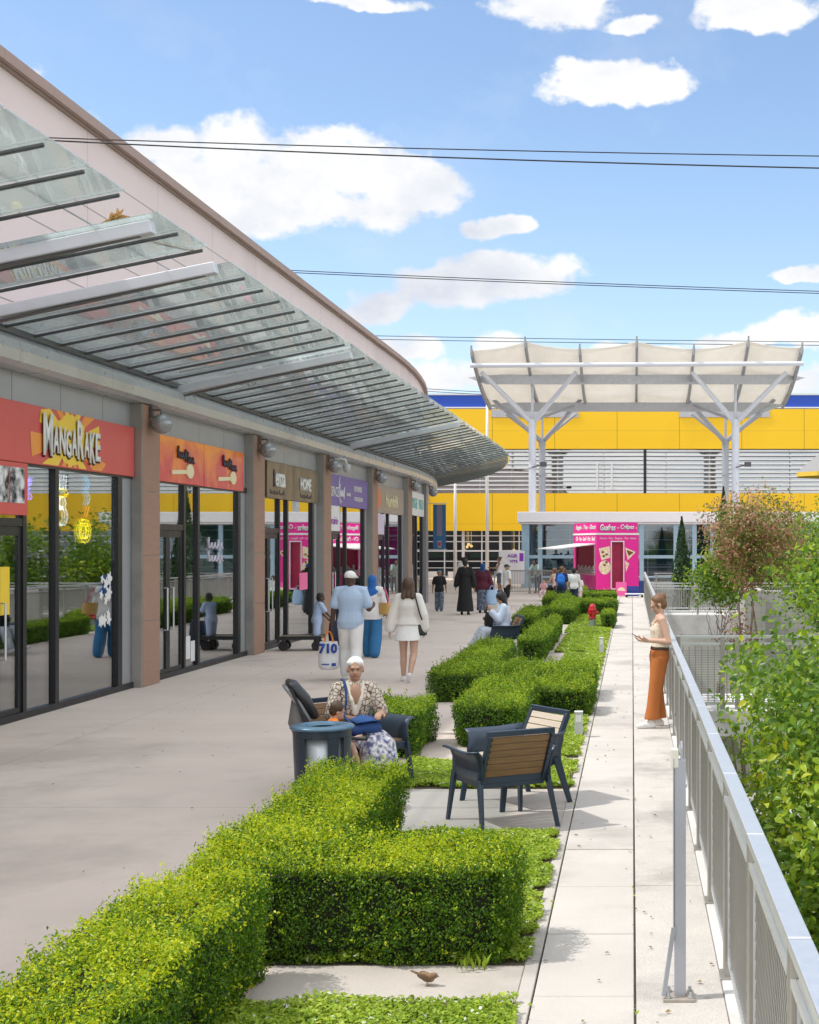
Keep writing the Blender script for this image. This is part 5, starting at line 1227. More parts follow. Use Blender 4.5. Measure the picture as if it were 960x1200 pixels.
# ---------------------------------------------------------------- flat goods trolley
t = empty('platform_trolley', (-6.93,28.6,0), .1, 'flat wooden platform trolley on black wheels by the second shop door', 'trolley')
q = MB(); q.box(-.45,.45,-.3,.3,.25,.30); obj('deck', q, M('trolley_wood', (.22,.17,.12), .7, var=.2, scale=4), t, bevel=.005)
q = MB(); q.box(-.45,.45,-.31,-.302,.235,.31); obj('edge', q, black_fr, t); q = MB(); q.box(-.45,.45,.302,.31,.235,.31); obj('edge', q, black_fr, t)
for x in (-.34,.34):
    for y in (-.2,.2): q = MB(); q.tube([(x,y-.03,.105),(x,y+.03,.105)], .105, 14); q.box(x-.03,x+.03,y-.045,y+.045,.12,.249); obj('wheel', q, black_fr, t)
# ---------------------------------------------------------------- sparrow
t_b = M('sparrow_brown', (.20,.125,.07), .85, var=.45, scale=45, stretch=(1,1,1)); t_g = M('sparrow_grey', (.36,.31,.25), .85, var=.2, scale=40)
q = MB(); q.ell((0,0,.052),(.048,.026,.027), Matrix.Rotation(R(18),3,'Y')); q.ell((.046,0,.064),(.021,.018,.018)); q.cone((.03,0,.06),(.045,0,.064),.02,.017)
q.cone((.064,0,.062),(.078,0,.057),.006,.0015,8); q.cone((-.04,0,.064),(-.10,0,.083),.011,.006,8,flat=.45)
sp_o = remesh('sparrow', q, .0035, t_b, None, 2); sp_o.location = (-1.04, 6.92, .004); sp_o.rotation_euler = (0,0,R(-12)); sp_o.scale = (.86,.86,.86); T(sp_o, 'small brown sparrow on the paving in front of the L shaped hedge', 'bird')
for sy in (-1,1):
    q = MB(); q.ell((-.012,sy*.022,.058),(.045,.007,.018), Matrix.Rotation(R(16),3,'Y')); obj('wing', q, M('sparrow_wing', (.13,.075,.04), .85, var=.7, scale=90), sp_o, smooth=True)
    q = MB(); q.tube([(.004,sy*.009,.036),(.0,sy*.010,.018),(.004,sy*.010,.0)], .0022, 5); q.tube([(-.012,sy*.01,.001),(.018,sy*.012,.001)], .0018, 5); obj('leg', q, M('sparrow_leg', (.30,.17,.12), .7), sp_o)
    q = MB(); q.ell((.056,sy*.0155,.068),(.0035,.0025,.0035)); obj('eye', q, black_fr, sp_o, smooth=True)
q = MB(); q.ell((.006,0,.040),(.036,.02,.018)); obj('belly', q, t_g, sp_o, smooth=True)
# ---------------------------------------------------------------- people
def cloth(name, col, bump=.55, bs=11, var=.07, rough=.85): return M(name, col, rough, var=var, scale=7, bump=bump, bscale=bs)
SK = {'light': M('skin_light', (.56,.35,.26), .5, var=.05, scale=20), 'mid': M('skin_mid', (.42,.24,.16), .5, var=.05, scale=20), 'tan': M('skin_tan', (.30,.165,.10), .5, var=.05, scale=20), 'dark': M('skin_dark', (.085,.045,.03), .45, var=.06, scale=20)}
HAIR = {'black': M('hair_black', (.012,.010,.010), .5, var=.3, scale=30, bump=.6, bscale=60), 'brown': M('hair_brown', (.075,.04,.022), .5, var=.35, scale=30, bump=.6, bscale=60), 'auburn': M('hair_auburn', (.16,.075,.03), .5, var=.35, scale=30, bump=.6, bscale=60)}
def V(*a): return Vector(a)
TM = [(-.05,.074,.058),(0,.092,.068),(.05,.088,.064),(.10,.079,.057),(.16,.086,.062),(.215,.097,.067),(.255,.100,.060),(.288,.078,.050),(.318,.042,.040)]
TF = [(-.05,.080,.062),(0,.099,.071),(.05,.090,.063),(.10,.071,.053),(.16,.077,.059),(.20,.084,.069),(.245,.086,.057),(.282,.066,.046),(.318,.038,.037)]
class Body:
    def __init__(s, H, pose, fem=False, build=1.0, child=False):
        s.H = H; s.fem = fem; s.b = build; s.hk = 1.22 if child else 1.0
        h = H; u = lambda v: Vector(v).normalized()
        s.sp1 = u(pose.get('spine', (0,0,1))); s.sp2 = u(pose.get('spine2', s.sp1)); tw = pose.get('twist', 0)
        s.lat = V(1,0,0); s.lat2 = V(math.cos(tw), math.sin(tw), 0)
        legs = pose.get('legs', [((-.04,0,-1),(0,-.02,-1),(-.1,1,0)),((.04,0,-1),(0,-.02,-1),(.1,1,0))])
        s.pel = V(0,0,0); s.hip = [V(sx*.050*h*(1.05 if fem else 1),0,-.012*h) for sx in (-1,1)]
        s.knee = [s.hip[i]+u(legs[i][0])*.245*h for i in (0,1)]; s.ank = [s.knee[i]+u(legs[i][1])*.235*h for i in (0,1)]
        s.foot = [u(legs[i][2]) for i in (0,1)]
        z = pose.get('pelz'); 
        if z is None: z = .046*h - min(a.z for a in s.ank)
        d = V(0,0,z)
        for L_ in (s.hip, s.knee, s.ank):
            for i in (0,1): L_[i] = L_[i] + d
        s.pel = s.pel + d
        s.waist = s.pel + s.sp1*.10*h; s.neck = s.waist + s.sp2*.218*h
        sw = .093 if fem else .105
        s.sh = [s.neck - s.sp2*.034*h + s.lat2*(sx*sw*h*(.6+.4*build)) for sx in (-1,1)]
        arms = pose.get('arms', [((-.16,0,-1),(-.05,.15,-1)),((.16,0,-1),(.05,.15,-1))])
        s.elb = [s.sh[i]+u(arms[i][0])*.172*h for i in (0,1)]; s.wri = [s.elb[i]+u(arms[i][1])*.145*h for i in (0,1)]
        s.fa = [u(arms[i][1]) for i in (0,1)]; s.hd = [u(arms[i][2]) if len(arms[i]) > 2 else s.fa[i] for i in (0,1)]
        s.pn = [Vector(arms[i][3]) if len(arms[i]) > 3 else V(-1 if i else 1, .2, 0) for i in (0,1)]
        nd = u(pose.get('neck', s.sp2)); s.head = s.neck + nd*.083*h*(1.0 if not child else 1.12)
        s.R = Matrix.Rotation(pose.get('yaw', 0), 3, 'Z') @ Matrix.Rotation(-pose.get('pitch', 0), 3, 'X') @ Matrix.Rotation(pose.get('roll', 0), 3, 'Y')
    def spine(s, t):
        h = s.H
        return s.pel + s.sp1*t*h if t < .10 else s.waist + s.sp2*(t-.10)*h
    def torso(s, mb, t0=-.05, t1=.318, inf=0.0, n=20, flare=0.0):
        tb = TF if s.fem else TM; secs = []
        for i in range(13):
            t = t0+(t1-t0)*i/12; tq = min(max(t, -.05), .318)
            for (ta,xa,ya),(tb_,xb,yb) in zip(tb, tb[1:]):
                if ta-1e-9 <= tq <= tb_+1e-9: k = (tq-ta)/(tb_-ta); rx = xa+(xb-xa)*k; ry = ya+(yb-ya)*k; break
            f = inf + flare*max(0, .1-t)/.15
            la = s.lat.lerp(s.lat2, min(1, max(0, (t-.02)/.2))); d = s.sp1 if t < .1 else s.sp2; fw = d.cross(la).normalized()
            secs.append((s.spine(t), rx*s.H*s.b+f, ry*s.H*s.b+f, la, fw))
        mb.loft(secs, n)
    def hx(s, x, y, z): return s.head + s.R @ (V(x,y,z)*s.H*s.hk)
    def headparts(s, mb):
        h = s.H*s.hk
        mb.ell(s.hx(0,-.006,.010), (.046*h,.056*h,.054*h), s.R); mb.ell(s.hx(0,.012,-.026), (.036*h,.042*h,.040*h), s.R); mb.ell(s.hx(0,.034,-.050), (.017*h,.015*h,.012*h), s.R)
        mb.cone(s.hx(0,.050,.004), s.hx(0,.062,-.018), .005*h, .0085*h, 8)
        for sx in (-1,1): mb.ell(s.hx(sx*.047,-.004,-.008), (.006*h,.013*h,.018*h), s.R, 8, 6)
        mb.ell(s.hx(0,.047,.012), (.030*h,.012*h,.008*h), s.R)
        mb.cone(s.neck - s.sp2*.012*s.H, s.hx(0,-.008,-.02), .031*s.H, .029*h)
    def hand(s, mb, i, curl=.5):
        h = s.H; w = s.wri[i]; d = s.hd[i]; pn = s.pn[i] - d*s.pn[i].dot(d); pn.normalize(); sd = d.cross(pn)
        inn = sd if (sd.dot(V(0,1,0.01)) > 0) else -sd                      # thumb side: forward
        mb.cone(w, w + d*.02*h, .015*h, .014*h); Rm = Matrix((sd, d, pn)).transposed()
        mb.ell(w + d*.034*h, (.0225*h,.031*h,.0115*h), Rm)
        for k, L_ in zip((-1.5,-.5,.5,1.5), (.034,.043,.045,.039)):
            kk = k if inn == sd else -k
            b0 = w + d*.054*h + sd*(k*.0112*h); d1 = (d + pn*curl*.6).normalized(); d2 = (d + pn*curl*2.2).normalized()
            m_ = b0 + d1*L_*.55*h; mb.cone(b0 - d*.012*h, m_, .0058*h, .0054*h, 8); mb.cone(m_, m_ + d2*L_*.5*h, .0054*h, .0046*h, 8)
        t0 = w + d*.018*h + inn*.016*h; t1 = t0 + (inn*.55 + d*.75 + pn*.35).normalized()*.026*h; mb.cone(t0, t1, .0075*h, .0063*h, 8); mb.cone(t1, t1 + (d*.9 + pn*.5).normalized()*.020*h, .0062*h, .005*h, 8)
    def leg(s, mb, i, inf=0.0, frac=2.0, flare=0.0):
        h = s.H; b = s.b; hp, kn, an = s.hip[i], s.knee[i], s.ank[i]
        k1 = kn if frac >= 1 else hp.lerp(kn, frac)
        r1 = .034*h*b if frac >= 1 else (.052+(.034-.052)*frac)*h*b
        mb.cone(hp, k1, .052*h*b+inf, r1+inf+flare*min(1,frac), 14)
        if frac > 1:
            f = frac-1; mid = kn.lerp(an, .35) + V(0,-.006*h,0); e = kn.lerp(an, f)
            mb.cone(kn, kn.lerp(an, min(.35,f)), .033*h*b+inf+flare, .0335*h*b+inf+flare*1.2, 14)
            if f > .35: mb.cone(mid, e, .0335*h*b+inf+flare*1.2, (.0335+(.020-.0335)*(f-.35)/.65)*h*b+inf+flare*1.6, 14)
    def arm(s, mb, i, inf=0.0, frac=2.0, flare=0.0):
        h = s.H; b = .5+.5*s.b; a, e, w = s.sh[i], s.elb[i], s.wri[i]; f1 = min(1, frac)
        mb.cone(s.neck - s.sp2*.022*h, a, .034*h*b+inf, .033*h*b+inf, 12)
        mb.cone(a, a.lerp(e, f1), .032*h*b+inf, (.032-.008*f1)*h*b+inf+flare*f1, 12)
        if frac > 1: f2 = frac-1; mb.cone(e, e.lerp(w, f2), .024*h*b+inf+flare, (.024-.0085*f2)*h*b+inf+flare*(1+f2), 12)
    def shoe(s, mb, i, inf=.006, high=False):
        h = s.H; a = s.ank[i]; f = s.foot[i]; up = V(0,0,1)
        dn = (-up + f*(f.dot(up))).normalized() if abs(f.z) < .95 else V(0,-1,0)
        hl = a + dn*.026*h - f*.018*h; bl = a + dn*.030*h + f*.062*h; to = a + dn*.033*h + f*.093*h
        mb.cone(hl, bl, .020*h+inf, .019*h+inf, 12, flat=.95); mb.cone(bl, to, .020*h+inf, .0145*h+inf, 12, flat=1.1); mb.cone(a, hl, .020*h+inf*.7, .021*h+inf*.7, 12)
        if high: mb.cone(a+V(0,0,.02*h), a, .022*h+inf, .022*h+inf, 12)
def person(label, x, y, face, H, pose, wear, skin='mid', fem=False, build=1.0, child=False, vox=.011, z=0.0, curl=(.5,.5), facef=False, cat='person', barefeet=True, grp=None):
    B = Body(H, pose, fem, build, child)
    mb = MB(); B.headparts(mb); B.torso(mb)
    for i in (0,1): B.arm(mb, i); B.hand(mb, i, curl[i]); B.leg(mb, i); B.shoe(mb, i, -.003)
    o = remesh('person', mb, vox, SK[skin], None, 2)
    o.location = (x, y, z); o.rotation_euler = (0, 0, math.atan2(-face[0], face[1])); T(o, label, cat, grp)
    for nm, fn, mt, sm in wear:
        m2 = MB(); fn(B, m2); remesh(nm, m2, max(vox, .010), mt, o, sm)
    if facef:
        hk = H*B.hk
        for sx in (-1,1):
            m2 = MB(); m2.ell(B.hx(sx*.0185,.0455,.003), (.0075*hk,.0045*hk,.0042*hk), B.R, 10, 8); obj('eye', m2, M('eye_white', (.42,.38,.36), .3), o, smooth=True)
            m2 = MB(); m2.ell(B.hx(sx*.0185,.0492,.003), (.0038*hk,.002*hk,.004*hk), B.R, 8, 6); obj('iris', m2, black_fr, o, smooth=True)
            m2 = MB(); m2.cone(B.hx(sx*.010,.0525,.0145), B.hx(sx*.030,.044,.0145), .0028*hk, .002*hk, 6); obj('eyebrow', m2, HAIR['brown'], o, smooth=True)
        m2 = MB(); m2.cone(B.hx(-.012,.0505,-.036), B.hx(.012,.0505,-.036), .0045*hk, .0045*hk, 8, flat=.7); obj('mouth', m2, M('lips', (.36,.12,.10), .5), o, smooth=True)
    return o, B
# garments
def shirt(sl=.75, t0=-.03, t1=.302, inf=.016, flare=.012, slf=.012):
    def f(B, mb):
        B.torso(mb, t0, t1, inf, flare=flare)
        for i in (0,1): B.arm(mb, i, inf*.8, sl, slf) if sl > 0 else None
    return f
def pants(frac=1.93, inf=.013, flare=.004, t1=.085):
    def f(B, mb):
        B.torso(mb, -.05, t1, inf*.8)
        for i in (0,1): B.leg(mb, i, inf, frac, flare)
    return f
def shoes(inf=.008, high=False):
    def f(B, mb):
        for i in (0,1): B.shoe(mb, i, inf, high)
    return f
def skirt(hemz, r0, r1, ry=None, t0=.09, push=0.0):
    """from the waist to a hem at height hemz (fraction of H)"""
    def f(B, mb):
        h = B.H; w = B.spine(t0); e = V((B.ank[0].x+B.ank[1].x)/2*.5, (B.ank[0].y+B.ank[1].y)/2*.5+push, hemz*h); secs = []
        hp = B.spine(0)
        for c, rx, k in ((w, .074*h*B.b+.012, .75),(hp, .102*h*B.b+.014, .74),(hp.lerp(e,.5), (r0+r1)/2*h, .8),(e, r1*h, .85)):
            secs.append((c, rx, rx*k, V(1,0,0), V(0,1,0)))
        mb.loft(secs, 24, 2.0)
    return f
def robe(hem=.03, r1=.17, sl=1.9, inf=.016, slf=.020):
    def f(B, mb):
        h = B.H; secs = []
        B.torso(mb, -.0, .30, inf)
        hp = B.spine(.12); e = V(0, (B.ank[0].y+B.ank[1].y)/2*.6, hem*h)
        for t, rx in ((0,.095),(.25,.112),(.5,.118),(.8,.14),(1,r1)): secs.append((hp.lerp(e,t), rx*h*B.b, rx*.78*h*B.b, V(1,0,0), V(0,1,0)))
        mb.loft(secs, 24, 2.0)
        for i in (0,1): B.arm(mb, i, inf, sl, slf)
    return f
def hair_short(vol=.006):
    def f(B, mb):
        h = B.H*B.hk; mb.ell(B.hx(0,-.016,.018), ((.047+vol)*h,(.052+vol)*h,(.051+vol)*h), B.R); mb.ell(B.hx(0,-.026,-.008), ((.043+vol)*h,(.038+vol)*h,(.045+vol)*h), B.R)
    return f
def hair_long(L=.12, vol=.012):
    def f(B, mb):
        hair_short(vol)(B, mb); h = B.H
        c = B.hx(0,-.028,.0); e = c + V(0,-.035*h,-L*h)
        for sx in (-1,0,1): mb.cone(c + V(sx*.03*h,0,0), e + V(sx*.045*h, 0, -.01*h*(sx%2)), .034*h, .024*h, 12)
        mb.cone(B.hx(.045,.0,.0), B.hx(.055,-.015,-.10), .018*h, .012*h, 10); mb.cone(B.hx(-.045,.0,.0), B.hx(-.055,-.015,-.10), .018*h, .012*h, 10)
    return f
def hair_bun(back=-.07, up=.045, r=.026):
    def f(B, mb):
        hair_short(.005)(B, mb); h = B.H; mb.ell(B.hx(0,back,up), (r*h,r*h,r*h), B.R); mb.ell(B.hx(.012,back-.012,up+.012), (r*.7*h,r*.6*h,r*.7*h), B.R)
        mb.cone(B.hx(.044,.02,.01), B.hx(.046,.012,-.03), .008*h, .005*h, 8); mb.cone(B.hx(-.044,.02,.01), B.hx(-.046,.012,-.03), .008*h, .005*h, 8)
    return f
def hijab(L=.14):
    def f(B, mb):
        h = B.H; mb.ell(B.hx(0,-.012,.010), (.056*h,.060*h,.062*h), B.R); mb.ell(B.hx(0,-.014,-.035), (.050*h,.050*h,.050*h), B.R)
        secs = [(B.hx(0,-.010,-.02),.052*h,.050*h,B.lat2,V(0,1,0)), (B.neck+V(0,-.004*h,0),.058*h,.054*h,B.lat2,V(0,1,0)), (B.neck-V(0,.006*h,.05*h),.105*h,.074*h,B.lat2,V(0,1,0)), (B.neck-V(0,.010*h,L*h),.10*h,.080*h,B.lat2,V(0,1,0))]
        mb.loft(secs, 20, 2.1)
    return f
def cap_hat(B, mb):
    h = B.H; mb.ell(B.hx(0,-.008,.026), (.053*h,.062*h,.046*h), B.R); mb.loft([(B.hx(0,.03,.026),.046*h,.012*h,B.R@V(1,0,0),B.R@V(0,.3,1)),(B.hx(0,.085,.014),.030*h,.007*h,B.R@V(1,0,0),B.R@V(0,.3,1))], 14, 2.0)
def bag_strap(pts, mat, parent, r=.011): q = MB(); q.tube(smooth_pts([Vector(p) for p in pts], 2), r, 6); return obj('strap', q, mat, parent, smooth=True)
def tote(name, label, loc, rz, w, h, d, mat, cat='bag', flare=.8, hand=None, hmat=None, extra=None):
    t = empty(name, loc, rz, label, cat); q = MB(); n = 6; vs = []
    for i in range(n+1):
        k = i/n; ww = w/2*(flare+(1-flare)*math.sin(math.pi*min(1,.15+k*.8))); dd = d/2*(1-.55*k); z = h*k
        vs += [(-ww,-dd,z),(0,-dd*1.25,z),(ww,-dd,z),(ww,dd,z),(0,dd*1.25,z),(-ww,dd,z)]
    fs = [(i*6+j, i*6+(j+1)%6, i*6+6+(j+1)%6, i*6+6+j) for i in range(n) for j in range(6)] + [(5,4,3,2,1,0)]
    q.add(vs, fs); o = obj('body', q, mat, t, smooth=True); sd = o.modifiers.new('s','SOLIDIFY'); sd.thickness = .006
    sb = o.modifiers.new('b','SUBSURF'); sb.levels = 1; sb.render_levels = 1
    if hand:
        for sy in (-1,1): q = MB(); q.tube(smooth_pts([V(-w*.2,sy*d*.22,h*.97),V(-w*.12,sy*d*.1,h+hand*.7),V(0,0,h+hand),V(w*.12,sy*d*.1,h+hand*.7),V(w*.2,sy*d*.22,h*.97)]), .011, 6); obj('handle', q, hmat or mat, t, smooth=True)
    return t
wht = cloth('white_cotton', (.76,.755,.75)); lblue = cloth('pale_blue_cotton', (.42,.54,.72)); navyc = cloth('navy_cloth', (.02,.03,.07)); blackc = cloth('black_cloth', (.012,.012,.014)); dgrey = cloth('dark_jeans', (.09,.11,.15)); bright_blue = cloth('bright_blue_cloth', (.02,.13,.42)); denim = cloth('blue_denim', (.03,.16,.36)); maroon = cloth('maroon_knit', (.09,.012,.030)); shoe_w = cloth('white_shoe', (.74,.74,.74), .1); shoe_b = cloth('black_shoe', (.02,.018,.018), .1); pinkc = cloth('pale_pink_cloth', (.72,.52,.52))
walkL = [((-.03,.28,-1),(0,-.10,-1),(-.1,1,.1)),((.03,-.20,-1),(0,-.42,-1),(.05,.9,-.35))]
walkR = [((-.03,-.20,-1),(0,-.42,-1),(-.05,.9,-.35)),((.03,.28,-1),(0,-.10,-1),(.1,1,.1))]
walk2 = [((-.05,.12,-1),(0,-.08,-1),(-.1,1,0)),((.05,-.12,-1),(0,-.22,-1),(.05,1,-.15))]
# --- seated woman with the white headscarf
bz = .37
dress_top = pattern('dress_brown', (.62,.56,.48), (.17,.10,.07), 27, 'VORONOI', .085); dress_skirt = pattern('dress_blue', (.70,.69,.70), (.09,.10,.22), 24, 'NOISE', .50); dress_hem = pattern('dress_hem', (.62,.57,.52), (.20,.13,.11), 30, 'VORONOI', .10)
def seat_skirt(B, mb):
    h = B.H; k = (B.knee[0]+B.knee[1])/2; a = (B.ank[0]+B.ank[1])/2; p = B.spine(.03)
    secs = [(p+V(0,-.06,.0),.165,.125,V(1,0,0),V(0,.2,1)),(p.lerp(k,.4)+V(0,0,.0),.185,.105,V(1,0,0),V(0,.1,1)),(p.lerp(k,.8),.185,.095,V(1,0,0),V(0,.3,1)),(k+V(0,.035,-.03),.178,.105,V(1,0,0),V(0,.8,.6)),(k.lerp(a,.3)+V(0,.05,0),.172,.12,V(1,0,0),V(0,1,0)),(k.lerp(a,.55)+V(0,.05,0),.18,.13,V(1,0,0),V(0,1,0))]
    mb.loft(secs, 24, 2.2)
def seat_hem(B, mb):
    k = (B.knee[0]+B.knee[1])/2; a = (B.ank[0]+B.ank[1])/2
    mb.loft([(k.lerp(a,.50)+V(0,.05,0),.176,.125,V(1,0,0),V(0,1,0)),(k.lerp(a,.8)+V(0,.045,0),.19,.135,V(1,0,0),V(0,1,0)),(k.lerp(a,.97)+V(0,.04,0),.20,.145,V(1,0,0),V(0,1,0))], 24, 2.1)
def turban(B, mb):
    h = B.H; mb.ell(B.hx(0,-.016,.026), (.051*h,.057*h,.048*h), B.R); mb.ell(B.hx(0,-.030,.0), (.049*h,.042*h,.054*h), B.R); mb.cone(B.hx(-.036,.022,.038), B.hx(.036,.022,.038), .016*h, .016*h, 12)
def collar(B, mb):
    f = B.sp2.cross(B.lat2); h = B.H
    for sx in (-1,1): mb.cone(B.neck + B.lat2*(sx*.046*h) + f*.022*h + B.sp2*.004*h, B.spine(.235) + f*(.085*h) + B.lat2*sx*.026*h, .020, .022, 10); mb.cone(B.spine(.235) + f*(.085*h) + B.lat2*sx*.026*h, B.spine(.15) + f*(.088*h) + B.lat2*sx*.004*h, .022, .020, 10)
sit = {'pelz': bz+.085, 'spine': (0,.02,1), 'spine2': (0,.10,1), 'legs': [((-.07,1,.02),(.02,.12,-1),(-.1,1,-.05)),((.07,1,.02),(.02,.12,-1),(.2,1,-.05))],
       'arms': [((-.40,.18,-1),(.62,.85,.18),(.75,.6,0),(.2,.2,-1)),((.34,.12,-1),(-.72,.80,-.05),(-.7,.6,-.2),(-.2,.2,-1))], 'yaw': R(-34), 'pitch': R(3), 'twist': R(-24)}
o, B = person('woman seated on bench in white headscarf and brown and blue patterned long dress', -2.60, 12.68, (.70,-.71), 1.57, sit,
    [('dress_top', shirt(.88, -.02, .296, .016, .01, .016), dress_top, 4), ('dress_skirt', seat_skirt, dress_skirt, 4), ('dress_hem', seat_hem, dress_hem, 3), ('headscarf', turban, wht, 4), ('collar', collar, M('collar_cream', (.70,.64,.54), .8), 2), ('shoes', shoes(.008), shoe_b, 2)], 'mid', True, 1.12, vox=.0075, facef=True, curl=(.9,.9))
f = B.sp2.cross(B.lat2); q = MB(); q.ell(B.spine(.258)+f*.068*1.57, (.034*1.57,.026*1.57,.066*1.57), Matrix.Rotation(R(-24),3,'Z')); obj('neckline', q, SK['mid'], o, smooth=True); q = MB(); q.tube(smooth_pts([B.neck+V(-.05,.03,-.02), B.spine(.26)+f*.10, B.neck+V(.05,.03,-.02)]), .004, 6); obj('necklace', q, M('gold', (.6,.4,.12), .3, .9), o, smooth=True)
hb = cloth('handbag_blue', (.015,.055,.19), .2, 30)
t = empty('handbag', o.location, o.rotation_euler[2], 'royal blue shoulder bag lying on the lap of the seated woman', 'handbag')
def lapbag(mb, top):
    c = B.spine(.0) + V(.07,.30,.13)
    if not top: mb.loft([(c+V(-.15,0,-.035),.01,.06,V(0,0,1),V(0,1,0)),(c+V(-.13,0,-.02),.055,.09,V(0,.25,1),V(0,1,-.25)),(c,.065,.11,V(0,.25,1),V(0,1,-.25)),(c+V(.13,0,-.02),.055,.09,V(0,.25,1),V(0,1,-.25)),(c+V(.15,0,-.035),.01,.06,V(0,0,1),V(0,1,0))], 16, 2.4)
    else: mb.loft([(c+V(-.135,.03,.055),.008,.06,V(0,0,1),V(0,1,-.2)),(c+V(0,.035,.075),.012,.095,V(0,0,1),V(0,1,-.2)),(c+V(.135,.03,.055),.008,.06,V(0,0,1),V(0,1,-.2))], 14, 2.2)
q = MB(); lapbag(q, False); obj('body', q, hb, t, smooth=True); q = MB(); lapbag(q, True); obj('flap', q, cloth('handbag_flap', (.02,.075,.24), .2, 30), t, smooth=True)
bag_strap([B.spine(.02)+V(.16,.22,.12), B.spine(.10)+V(.17,.10,.06), B.spine(.20)+V(.145,.115,.03), B.sh[1]+V(-.03,.075,.07), B.sh[1]+V(-.05,-.01,.085)], hb, t, .012)
# --- child in the stroller
stro = empty('stroller', (-2.62,12.15,0), R(-72), 'dark grey stroller with hood tilted back beside the litter bin', 'stroller'); sf = cloth('stroller_grey', (.075,.078,.085), .4, 20); sl_ = M('stroller_light', (.33,.34,.36), .5); sb_ = M('stroller_black', (.015,.015,.018), .4)
q = MB(); q.bar((-.19,-.30,.62),(-.19,.30,.36),.03,.02); q.loft([((0,.10,.37),.18,.03,V(1,0,0),V(0,0,1)),((0,-.12,.39),.19,.035,V(1,0,0),V(0,.3,1)),((0,-.22,.52),.19,.035,V(1,0,0),V(0,1,.5)),((0,-.33,.80),.185,.03,V(1,0,0),V(0,1,.4))], 16, 3.0); obj('seat', q, sf, stro, smooth=True)
q = MB(); q.loft([((0,-.20,.72),.215,.035,V(1,0,0),V(0,1,.5)),((0,-.30,.88),.23,.05,V(1,0,0),V(0,1,.6)),((0,-.40,1.0),.22,.045,V(1,0,0),V(0,1,.7)),((0,-.43,1.03),.19,.02,V(1,0,0),V(0,1,.7))], 18, 2.6); obj('hood', q, sb_, stro, smooth=True)
q = MB(); q.loft([((0,-.255,.70),.20,.02,V(1,0,0),V(0,1,.5)),((0,-.35,.86),.21,.03,V(1,0,0),V(0,1,.6)),((0,-.46,.99),.19,.015,V(1,0,0),V(0,1,.7))], 18, 2.6); obj('hood_lining', q, sl_, stro, smooth=True)
q = MB(); q.loft([((0,-.37,.86),.15,.03,V(1,0,0),V(0,1,.3)),((0,-.35,.66),.17,.08,V(1,0,0),V(0,1,.1)),((0,-.29,.50),.15,.07,V(1,0,0),V(0,1,0))], 14, 2.5); obj('rear_pocket', q, cloth('pocket_grey', (.20,.19,.185), .5, 20), stro, smooth=True)
q = MB()
for sx in (-.22,.22): q.tube([(sx,-.42,.98),(sx,-.25,.60),(sx,.30,.12)], .013, 8); q.tube([(sx,.05,.55),(sx,-.18,.12)], .013, 8); q.tube([(sx,-.05,.56),(sx,.22,.52)], .014, 8)
q.tube([(-.22,.22,.52),(0,.27,.53),(.22,.22,.52)], .016, 8); q.tube([(-.22,-.42,.98),(.22,-.42,.98)], .013, 8); q.box(-.2,.2,.28,.40,.16,.18); obj('chassis', q, sb_, stro)
for sx in (-.24,.24):
    for yy in (-.20,.30): q = MB(); q.tube([(sx-.02,yy,.085),(sx+.02,yy,.085)], .085, 18); o_ = obj('wheel', q, sb_, stro); q = MB(); q.tube([(sx-.024,yy,.085),(sx+.024,yy,.085)], .045, 12); obj('hub', q, steel, o_)
csit = {'pelz': .0, 'spine': (0,.12,1), 'spine2': (.06,.30,1), 'legs': [((-.25,1,.28),(-.1,.35,-1),(-.1,1,.2)),((.25,1,.28),(.1,.35,-1),(.1,1,.2))], 'arms': [((-.3,.3,-1),(.2,1,-.1)),((.3,.3,-1),(-.2,1,.1))], 'pitch': R(24), 'yaw': R(10), 'roll': R(14)}
person('small child in an orange top sitting in the dark stroller with bare legs', -2.72, 12.17, (.95,.31), .90, csit, [('top', shirt(.7,-.05,.30,.012,.008), cloth('orange_top', (.80,.20,.02)), 3), ('shorts', pants(.55,.011), cloth('navy_shorts', (.05,.06,.10)), 3), ('hair', hair_short(.007), HAIR['brown'], 3)], 'light', child=True, vox=.007, z=.40, facef=True)
# --- walkers
o, B = person('man in white cap, pale blue shirt and white trousers walking away', -4.62, 22.4, (-.03,1), 1.79, {'legs': walkL, 'arms': [((-.26,-.06,-1),(-.10,.10,-1)),((.34,.0,-1),(.10,.95,.18))], 'yaw': R(-28), 'pitch': R(6)},
    [('shirt', shirt(.72,-.055,.314,.026,.01,.02), lblue, 4), ('trousers', pants(1.93,.022,.008), wht, 4), ('cap', cap_hat, wht, 2), ('shoes', shoes(), shoe_w, 2)], 'dark', build=1.16)
Rm = Matrix.Rotation(o.rotation_euler[2], 3, 'Z'); hp = Rm @ B.wri[0] + o.location
t = tote('shopping_bag', 'white shopping bag with big dark blue lettering and orange handles carried by the man', (hp.x-.05, hp.y-.02, hp.z-.74), .1, .36, .48, .22, M('bag_white', (.70,.71,.73), .5, var=.05, bump=.4, bscale=9), hand=.17, hmat=M('bag_orange', (.75,.22,.02), .6))
bl_ = M('bag_print', (.015,.05,.30), .5); text('lettering', '710', bl_, t, (.0,-.105,.365), (R(82),0,0), .30, .17, bold=.05, ext=.004)
q = MB(); q.box(-.1,.02,-.135,-.13,.10,.12); q.box(.06,.13,-.135,-.13,.08,.13); obj('print', q, bl_, t)
